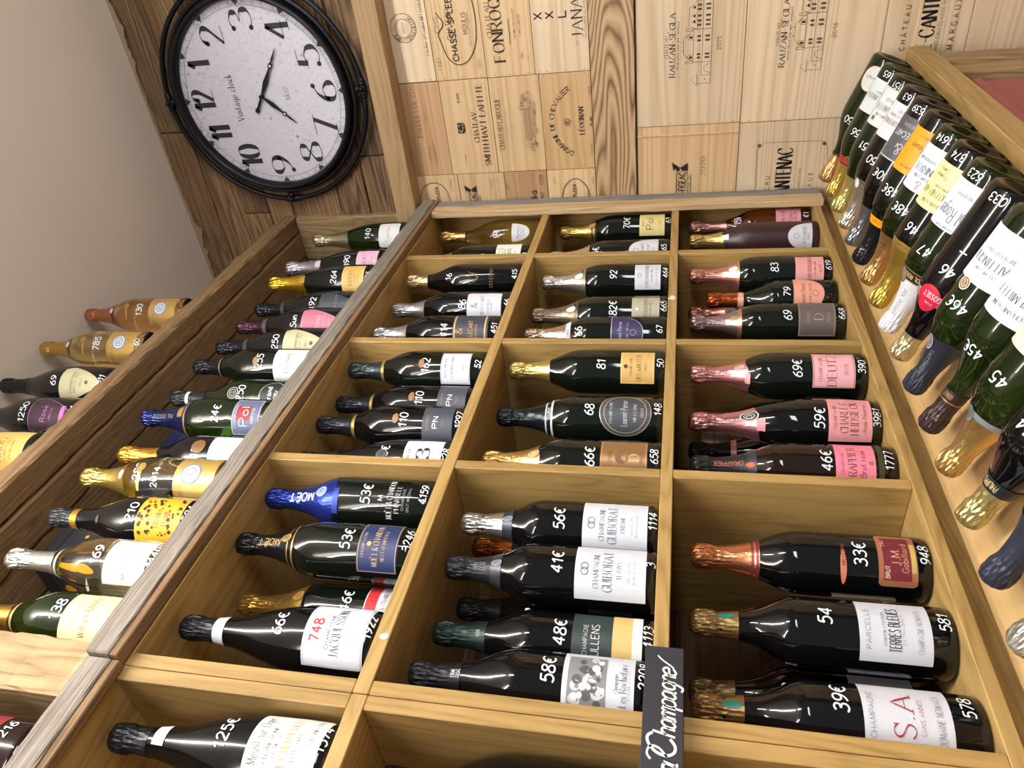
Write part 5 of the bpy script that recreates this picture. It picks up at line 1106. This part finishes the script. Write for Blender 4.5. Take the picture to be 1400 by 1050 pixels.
bottle(1.3025, 0.8440, '0', 'black bottle with cream shield label on the rough wood shelf', 'dp', 'satin', ((46, 48, 54), .232, 0), fm=(.8, .25), lab=(.045, .135, .036, 'shield', (196, 190, 150), (226, 222, 190)),
       lines=(('Champagne', .007, .108, (80, 84, 60), 'script'), ('VINTAGE 2015', .0045, .098, (80, 84, 60)), ('BRUT', .0045, .084, (80, 84, 60)), ('*', .004, .072, (90, 94, 70))), price='250', d=14, extra=(('band', .222, .234, (66, 66, 74), .3),))
bottle(1.2070, 0.8360, '0', 'black-foiled bottle with plain white label and gold neck ring, rough wood shelf', 'std', 'dark', (BF, .232, 0), fm=(.6, .25), lab=(.034, .112, .038, 'rect', (226, 228, 226)),
       lines=(('CHAMPAGNE', .0045, .098, (110, 110, 104)), ('Palmes', .012, .078, (120, 116, 104), 'script'), ('DOR', .008, .060, (120, 116, 104), 'serif')), price='255', d=16, extra=(('band', .236, .239, (196, 180, 120), .8), ('patch', .128, .140, .010, 'oval', (150, 120, 70), 6)))
bottle(1.1050, 0.8500, '0', 'green bottle with pleated black cap, white neck band and black round label', 'round', 'green', (BF, .225, 0), fm=(.3, .4), lab=(.050, .100, .030, 'oval', (34, 38, 38), (196, 200, 196)),
       lines=(('Grand', .010, .082, (230, 230, 226), 'bold', .034), ('CRU', .006, .068, (230, 230, 226), 'bold', .016)), price='250', d=16, extra=(('band', .264, .272, (224, 224, 218), 0), ('seal', .138, .013, (36, 40, 40), (180, 184, 176), 4)))
bottle(1.0110, 0.8300, '0', 'bottle with long navy blue foil edged in gold and silver-red label', 'std', 'green', ((38, 46, 104), .192, 2), fm=(.75, .28), lab=(.050, .114, .040, 'rect', (96, 104, 136), (226, 214, 170)),
       lines=(('#', .03, .088, (150, 36, 48), None, .030, .006), ('CHAMPAGNE', .0045, .106, (226, 226, 230), 'sans', .05), ('Pol', .018, .086, (236, 226, 206), 'script', .040), ('WINSTON', .006, .066, (226, 214, 190), 'serif', .03)), price='24€', d=14,
       extra=(('band', .188, .192, (206, 176, 100), .8), ('vtext', 'POL ROGER', .250, .007, .05, (120, 110, 70), -1), ('patch', .196, .212, .014, 'rect', (196, 166, 90), 12, .8)))
bottle(0.9200, 0.8520, '0', 'bottle with smooth orange-gold foil and white label with round notch, price 155', 'round', 'black', ((226, 166, 66), .218, 1), lab=(.040, .112, .038, 'soft', (222, 224, 226)),
       lines=(('GOSSET', .008, .080, (120, 110, 100), 'serif', .036), ('EXTRA BRUT', .004, .064, (120, 110, 100)), ('CELEBRIS', .005, .056, (120, 110, 100))), price='155', code='25', d=16, pz=.150, extra=(('seal', .112, .014, (120, 84, 50), None, 14), ('seal', .236, .008, (190, 120, 40), (80, 50, 20), 8)))
bottle(0.8260, 0.8260, '0', 'tall bottle with long gold foil and broad gold label on the rough wood shelf', 'std', 'clear', ((212, 184, 98), .200, 1), lab=(.034, .108, .046, 'rect', (206, 174, 98), None, .55),
       lines=(('CRISTAL', .009, .094, (130, 100, 44), 'serif', .036, -.018), ('LOUIS ROEDERER', .006, .104, (130, 100, 44), 'serif', .044, -.014)), price='285', d=10, pz=.186, dp=10, extra=(('seal', .078, .019, (222, 226, 232), (120, 134, 160), 12, 'R'), ('patch', .158, .164, .022, 'rect', (212, 180, 90), -6, .7), ('seal', .162, .010, (190, 160, 80), (90, 70, 30), 22), ('htext', '2014', .128, .012, WP, .036, 'hand'), ('patch', .203, .215, .012, 'oval', (214, 220, 232), 8)))
bottle(0.7330, 0.8360, '0', 'bottle with crumpled black foil and orange label with black dots, price 210', 'dp', 'black', ((44, 44, 48), .246, 0), fm=(.4, .4), lab=(.044, .110, .038, 'rect', (236, 160, 34)),
       lines=(('LA', .006, .090, (80, 50, 10), 'serif'), ('GRANDE', .009, .078, (80, 50, 10), 'serif', .030), ('DAME', .009, .066, (80, 50, 10), 'serif', .024)), price='210', code='584', d=14, dp=8, pz=.140, extra=(('dots', .044, .110), ('band', .248, .262, (196, 150, 50), .7), ('patch', .188, .196, .010, 'oval', (60, 60, 64), -10)))
bottle(0.6340, 0.8320, '0', 'clear pale green bottle with silver foil and white label, price 169', 'round', 'clear', ((206, 206, 198), .212, 1), lab=(.036, .112, .038, 'rect', (224, 224, 228), (196, 180, 140)),
       lines=(('D.', .008, .100, (90, 90, 90), 'serif'), ('CHAMPAGNE', .004, .091, (140, 130, 100)), ('Amour de Deutz', .012, .074, (90, 90, 96), 'script', .06), ('BRUT', .0045, .054, (90, 90, 96))), price='169', code='1440', d=16, dp=6, pz=.148, extra=(('band', .200, .206, (196, 198, 180), .5), ('vtext', 'DEUTZ', .255, .006, .03, (150, 150, 140), 1)))
bottle(0.5327, 0.8394, '0', 'green bottle with brass foil and cream label, nearest on the rough wood shelf, price 138', 'round', 'green', ((190, 152, 60), .212, 1), lab=(.036, .112, .038, 'rect', (228, 206, 150), (206, 176, 110)),
       lines=(('D.', .008, .100, (110, 90, 50), 'serif'), ('CHAMPAGNE', .004, .091, (140, 120, 70)), ('William Deutz', .012, .074, (90, 80, 50), 'script', .06), ('BRUT', .0045, .054, (90, 80, 50))), price='138', code='4222', d=16, dp=6, pz=.148, extra=(('band', .200, .206, (196, 160, 90), .5), ('band', .206, .2115, (20, 20, 20), .1)))
bottle(0.3350, 0.8320, '0', 'dark red-brown bottle beyond the hewn corner post at the left picture edge', 'std', 'brown', ((120, 30, 30), .222, 0), lab=(.05, .112, .038, 'rect', (120, 36, 36)), code='216', cz=.036, d=24, dp=10)

# ---- on top of the rack
bottle(1.4250, 0.8260, 'T', 'amber bottle with copper foil and gold label, rightmost on top of the rack', 'std', 'amber', ((196, 132, 96), .214, 1), lab=(.034, .108, .044, 'rect', (206, 168, 100), None, .55),
       lines=(('CRISTAL', .008, .094, (130, 90, 44), 'serif', .036, -.022), ('ROSÉ', .005, .104, (130, 90, 44), 'serif', .016, -.02)), price='130', d=14, pz=.126, extra=(('seal', .076, .018, (222, 226, 232), (120, 134, 160), 10, 'R'), ('seal', .158, .009, (196, 150, 90), (110, 80, 40), 18), ('patch', .152, .157, .018, 'rect', (206, 166, 90), -4, .7), ('patch', .206, .220, .011, 'oval', (214, 220, 232), 10)))
bottle(1.2580, 0.8240, 'T', 'golden bottle with gold foil and gold label on top of the rack, price 785', 'std', 'gold', ((204, 166, 92), .214, 1), lab=(.034, .108, .044, 'rect', (206, 170, 96), None, .55),
       lines=(('CRISTAL', .008, .094, (130, 90, 44), 'serif', .036, -.022), ('LOUIS ROEDERER', .005, .104, (130, 90, 44), 'serif', .036, -.016)), price='785', code='60', d=14, pz=.126, extra=(('seal', .076, .018, (222, 226, 232), (120, 134, 160), 10, 'R'), ('seal', .158, .009, (196, 150, 90), (110, 80, 40), 18), ('patch', .152, .157, .018, 'rect', (206, 166, 90), -4, .7), ('patch', .206, .220, .011, 'oval', (214, 220, 232), 10)))
bottle(1.1180, 0.8360, 'T', 'black bottle with cream shield label on top of the rack', 'dp', 'satin', (BF, .232, 0), fm=(.5, .35), lab=(.045, .140, .038, 'shield', (196, 190, 150), (226, 222, 190)),
       lines=(('Champagne', .007, .112, (80, 84, 60), 'script'), ('VINTAGE 2008', .0045, .102, (80, 84, 60)), ('BRUT', .0045, .088, (80, 84, 60)), ('*', .004, .074, (90, 94, 70))), price='69', code='011', d=14)
bottle(1.0150, 0.8460, 'T', 'black bottle with purple-pink shield label on top of the rack', 'dp', 'satin', ((60, 40, 50), .232, 0), fm=(.5, .35), lab=(.045, .140, .038, 'shield', (60, 40, 52), (196, 130, 190)),
       lines=(('Rosé', .012, .105, (206, 120, 196), 'script'), ('#', .010, .062, (196, 110, 186), None, .034), ('VINTAGE', .0045, .088, (196, 120, 190))), price='1250', code='011', d=14)
bottle(0.8950, 0.8420, 'T', 'bottle with wide gold label, nearest one on top of the rack', 'krug', 'dark', ((206, 166, 80), .205, 1), lab=(.034, .124, .044, 'rect', (214, 176, 96), (236, 214, 150)),
       lines=(('KRUG', .016, .090, (110, 70, 30), 'serif', .046), ('GRANDE CUVÉE', .005, .074, (110, 70, 30)), ('CHAMPAGNE', .0045, .062, (110, 70, 30))), price='550', d=12)

# ---- leaning on the sloping counter, from the end wall outwards
XS = [1.960, 1.856, 1.758, 1.665, 1.575, 1.485, 1.395, 1.3055, 1.2163, 1.127, 1.032, .935, .842, .746, .652, .560]
S = lambda i, label, *a, **k: bottle(XS[i], 0, 's', label, *a, **dict(dict(d=20, cz=.018, pz=.150, dp=2), **k))
S(0, 'green bottle with rose-gold foil and white oval label rimmed in gold, against the end wall', 'round', 'green', ((214, 170, 116), .242, 0), lab=(.024, .078, .026, 'oval', (216, 216, 214), (206, 180, 110)), lines=(('Ruinart', .008, .050, None, 'script'),), price='50', extra=(('band', .236, .242, (60, 60, 64), .4),))
S(1, 'bottle with gold foil, thin red neck band and pale label on the slope', 'std', 'green', ((214, 186, 98), .228, 0), lab=(.032, .104, .038, 'rect', (216, 224, 226)), lines=(('BOLLINGER', .010, .068, None, 'serif', .056), ('BRUT', .005, .056)), price='56', code='65', extra=(('band', .210, .226, (190, 36, 60), .1), ('seal', .214, .009, (70, 50, 30), (190, 150, 80), -10)))
S(2, 'bottle with greenish gold foil and pale label, third from the end wall', 'std', 'green', ((214, 204, 128), .225, 0), lab=(.026, .106, .038, 'rect', (220, 226, 226), (196, 190, 150)), lines=(('CHAMPAGNE', .005, .082), ('DELAMOTTE', .012, .066, None, 'serif', .06), ('Brut', .009, .050, None, 'script'), ('*', .005, .092, (110, 100, 60), None, None, .02)), price='51', code='151')
S(3, 'bottle with silver-beige foil, white oval badge and lilac-white label on the slope', 'std', 'black', ((206, 200, 184), .200, 1), lab=(.032, .104, .038, 'rect', (222, 220, 226)), lines=(('LOUIS ROEDERER', .010, .070, None, 'serif', .062), ('COLLECTION', .005, .056), ('242', .006, .046)), price='50', code='63', extra=(('band', .196, .204, (150, 140, 120), .7), ('band', .212, .214, (150, 140, 120), .7), ('seal', .208, .010, (226, 224, 220), None, 22), ('vtext', 'ROEDERER', .254, .006, .045, (110, 104, 90), 1)))
S(4, 'bottle with steel-grey foil and grey label with white curl, fifth from the end wall', 'std', 'black', ((142, 144, 152), .222, 0), lab=(.034, .118, .042, 'rect', (84, 84, 90)), lines=(('BILLECART', .011, .066, WP, 'bold', .056), ('LE RESERVE', .006, .048, WP, 'sans', .034), ('&', .020, .094, (206, 200, 180), 'script'), ('#', .0025, .117, (190, 190, 190), None, .084)), price='50€', code='639')
S(5, 'bottle with black embossed foil, orange neck collar and bright orange label', 'std', 'dark', ((28, 28, 34), .222, 0), fm=(.5, .3), lab=(.030, .112, .040, 'rect', (240, 160, 30)), lines=(('Veuve', .012, .062, (90, 60, 20), 'script', .03), ('CHAMPAGNE', .004, .100, (110, 70, 20), 'sans', .03), ('BRUT', .004, .042, (110, 70, 20), 'sans', .016)), price='48€', extra=(('band', .208, .224, (240, 160, 30), 0), ('htext', 'CLICQUOT', .216, .006, (90, 60, 20), .03, 'script'), ('vtext', 'VCP', .288, .010, .022, (170, 170, 176), -1)))
S(6, 'bottle with copper-gold foil marked with an H and ice-white label', 'std', 'green', ((206, 164, 106), .205, 0), lab=(.034, .114, .042, 'rect', (214, 228, 240)), lines=(('HENRIOT', .012, .074, None, 'serif', .058), ('BRUT SOUVERAIN', .005, .058), ('CHAMPAGNE', .005, .088), ('&', .014, .102, (176, 150, 110), 'script')), price='48€', code='1614', extra=(('vtext', 'H', .228, .010, .007, (80, 56, 36), 1), ('vtext', 'HENRIOT', .252, .005, .03, (90, 64, 40), 1)))
S(7, 'bottle with yellow-gold foil and pale yellow label', 'std', 'black', ((210, 184, 84), .178, 1), lab=(.034, .112, .042, 'rect', (228, 224, 160)), lines=(('CHAMPAGNE', .006, .100, (90, 84, 50), 'serif', .044), ('BRUNO PAILLARD', .011, .084, (80, 74, 40), 'serif', .068), ('REIMS FRANCE', .0045, .072, (110, 104, 60), 'serif', .030), ('Première', .007, .056, (110, 104, 60), 'serif', .024, .012), ('Cuvée', .007, .046, (110, 104, 60), 'serif', .018, .012)), price='46', code='374', extra=(('band', .178, .190, (196, 164, 84), .7), ('htext', 'PAILLARD', .184, .006, (110, 84, 40), .036)))
S(8, 'bottle with white foil, dark and gold neck crest and white label, price 47', 'std', 'green', ((226, 228, 234), .206, 1), fm=(.15, .35), lab=(.030, .108, .042, 'rect', (214, 222, 236)), lines=(('Pol Roger', .022, .084, (70, 74, 90), 'script', .058), ('CHAMPAGNE', .004, .104, (110, 114, 130)), ('RESERVE', .005, .050, (110, 114, 130), 'sans')), price='47', code='623', extra=(('band', .190, .206, (34, 34, 40), .2), ('band', .188, .190, (206, 176, 100), .8), ('band', .206, .208, (206, 176, 100), .8), ('htext', 'POL ROGER', .198, .008, (214, 184, 110), .05), ('seal', .204, .014, (196, 164, 96), (50, 60, 130), 32), ('vtext', 'POL ROGER', .250, .006, .05, (150, 150, 156), -1)))
S(9, 'black bottle with pale gold cap, crimson neck label and a white letter T', 'std', 'black', ((214, 202, 160), .262, 0), price='46', code='033', d=10, pz=.138, extra=(('htext', 'T', .095, .016, WP, .012, 'hand'), ('band', .180, .196, (150, 146, 142), .3), ('patch', .166, .212, .022, 'oval', (196, 30, 62), 8), ('htext', 'GOSSET', .182, .0085, (236, 220, 224), .032), ('htext', 'Grande', .196, .005, (236, 220, 224), .016, 'script')))
S(10, 'green bottle with matt navy-black foil, white label and gold medallion', 'std', 'green', ((46, 50, 62), .208, 1), fm=(.4, .42), lab=(.030, .112, .044, 'rect', (220, 226, 240)), lines=(('TAITTINGER', .012, .078, (70, 74, 90), 'serif', .066), ('CHAMPAGNE', .0045, .092, (110, 114, 130)), ('RESERVE BRUT', .005, .062, (110, 114, 130))), price='46€', extra=(('seal', .118, .010, (150, 120, 70), (230, 226, 216), 18), ('seal', .222, .012, (80, 84, 92), (196, 196, 196), 26), ('vtext', 'TAITTINGER', .252, .005, .045, (120, 124, 130), -1), ('htext', 'T', .142, .010, (110, 214, 120), .007, 'hand')))
S(11, 'green bottle with brown-black foil and rounded white label, price 45', 'round', 'green', ((66, 54, 52), .236, 0), fm=(.6, .35), lab=(.030, .112, .040, 'soft', (222, 226, 232)), lines=(('CHAMPAGNE', .006, .096), ('GREMILLET', .011, .078, None, 'serif', .056)), price='45€', pz=.165, extra=(('band', .236, .252, (52, 40, 38), .3), ('band', .252, .254, (190, 150, 90), .8), ('htext', 'GREMILLET', .244, .007, (170, 130, 90), .042)))
S(12, 'green bottle with long satin gold foil and grey oval neck seal', 'std', 'green', ((214, 178, 110), .208, 1), lab=(.034, .108, .040, 'rect', (222, 216, 190)), lines=(('DEUTZ', .014, .078, None, 'serif', .05), ('BRUT CLASSIC', .006, .058)), price='45', extra=(('seal', .214, .013, (150, 156, 150), (70, 74, 74), 24, 'D'), ('band', .205, .214, (140, 150, 156), .3), ('vtext', 'DEUTZ', .246, .006, .036, (120, 90, 50), 1)))
S(13, 'bottle with pale gold foil and black collar lettered in gold capitals', 'std', 'black', ((204, 192, 130), .246, 0), lab=(.034, .108, .040, 'rect', (226, 226, 220)), lines=(('PHILIPPONNAT', .010, .078, None, 'serif', .062), ('ROYALE', .006, .060)), price='44', extra=(('band', .232, .250, (34, 38, 52), .2), ('htext', 'PHILIPPO', .241, .009, (206, 186, 120), .044), ('seal', .264, .006, (196, 184, 120), (150, 130, 70), 10)))
S(14, 'bottle with plain matt slate-blue foil, near the lower right of the slope', 'std', 'black', ((50, 54, 70), .210, 0), fm=(.4, .45), lab=(.034, .108, .040, 'rect', (226, 226, 228)), lines=(('LARMANDIER', .010, .078, None, 'serif', .06), ('LATITUDE', .008, .060)), price='52')
S(15, 'bottle with bright silver-white foil, last one at the lower right picture edge', 'std', 'black', ((222, 222, 212), .215, 0), lab=(.034, .108, .040, 'rect', (226, 226, 228)), lines=(('PIERRE', .010, .078, None, 'serif', .04), ('PAILLARD', .010, .060, None, 'serif', .05)), price='55')

# ---- cartons behind the bottles
def carton(label, x, y, z, sx, sy, h, c, rz, ink=(120, 110, 100), words=None, dots=None):
    t = thing('gift_box', label, 'box', (x, y, z+.0003), 'cartons behind the bottles'); t.rotation_euler = (0, 0, math.radians(rz))
    V, F = boxm(-sx/2, sx/2, -sy/2, sy/2, 0, h-.026, b=.001); mk('box_body', V, F, plain(c, .5, name='card'), t)
    V, F = boxm(-sx/2-.0006, sx/2+.0006, -sy/2-.0006, sy/2+.0006, h-.0252, h, b=.001); mk('box_lid', V, F, plain(c, .45, name='card'), t)
    if words:
        I = Ink(); I.text(words, .012, 0, h*.30, 'serif'); I.text(words, .010, 0, h*.80, 'serif'); I.build('box_lettering', lambda u, v: (u, -sy/2-.0008, v), plain(ink, .6, name='print'), t)
    if dots:
        rnd = random.Random(dots)
        for side in (0, 1):
            I = Ink()
            for q in range(34):
                u = rnd.uniform(-sx/2+.010, sx/2-.010); v = rnd.uniform(.012, h-.035); r = rnd.choice((.004, .0065, .009, .0115)); I.disc(u, v, min(r, sx/2-abs(u)-.001), n=14)
            I.build('printed_dots', (lambda u, v: (u, -sy/2-.0008, v)) if side == 0 else (lambda u, v: (-sx/2-.0008, u, v)), plain((226, 160, 40), .5, name='print'), t)
    return t
carton('pale grey-beige gift carton deep in the lowest shelf behind the 59 euro bottle', 1.192, 1.052, Z1, .086, .12, .285, (206, 196, 182), 0, words='DEUTZ')
carton('second pale gift carton next to the first deep in the lowest shelf', 1.096, 1.052, Z1, .090, .12, .285, (200, 190, 178), 0, words='DEUTZ')
carton('dark gift box with yellow dots behind the clear bottle on the rough wood shelf', .748, .968, .762, .115, .10, .372, (44, 42, 50), 0, dots=5)
carton('navy gift box behind the navy-foiled bottle on the rough wood shelf', 1.055, .995, .762, .105, .10, .355, (34, 42, 80), 0)
t = thing('paper_card', 'blank white card leaning behind the pleated-cap bottle', 'card', (1.28, .955, .7623))
V = []; F = []
for i in range(9):
    a = i/8; V += [(a*.085-.04, .02*math.sin(a*2.2), 0), (a*.085-.04, .02+.03*math.sin(a*2.6), .345)]
for i in range(8): F.append((2*i, 2*i+2, 2*i+3, 2*i+1))
V += [(x, y+.0008, z) for x, y, z in V]; n = 18
F += [tuple(n+q for q in reversed(f)) for f in F]
mk('card_sheet', V, F, plain((222, 224, 230), .6, name='paper'), t, True)
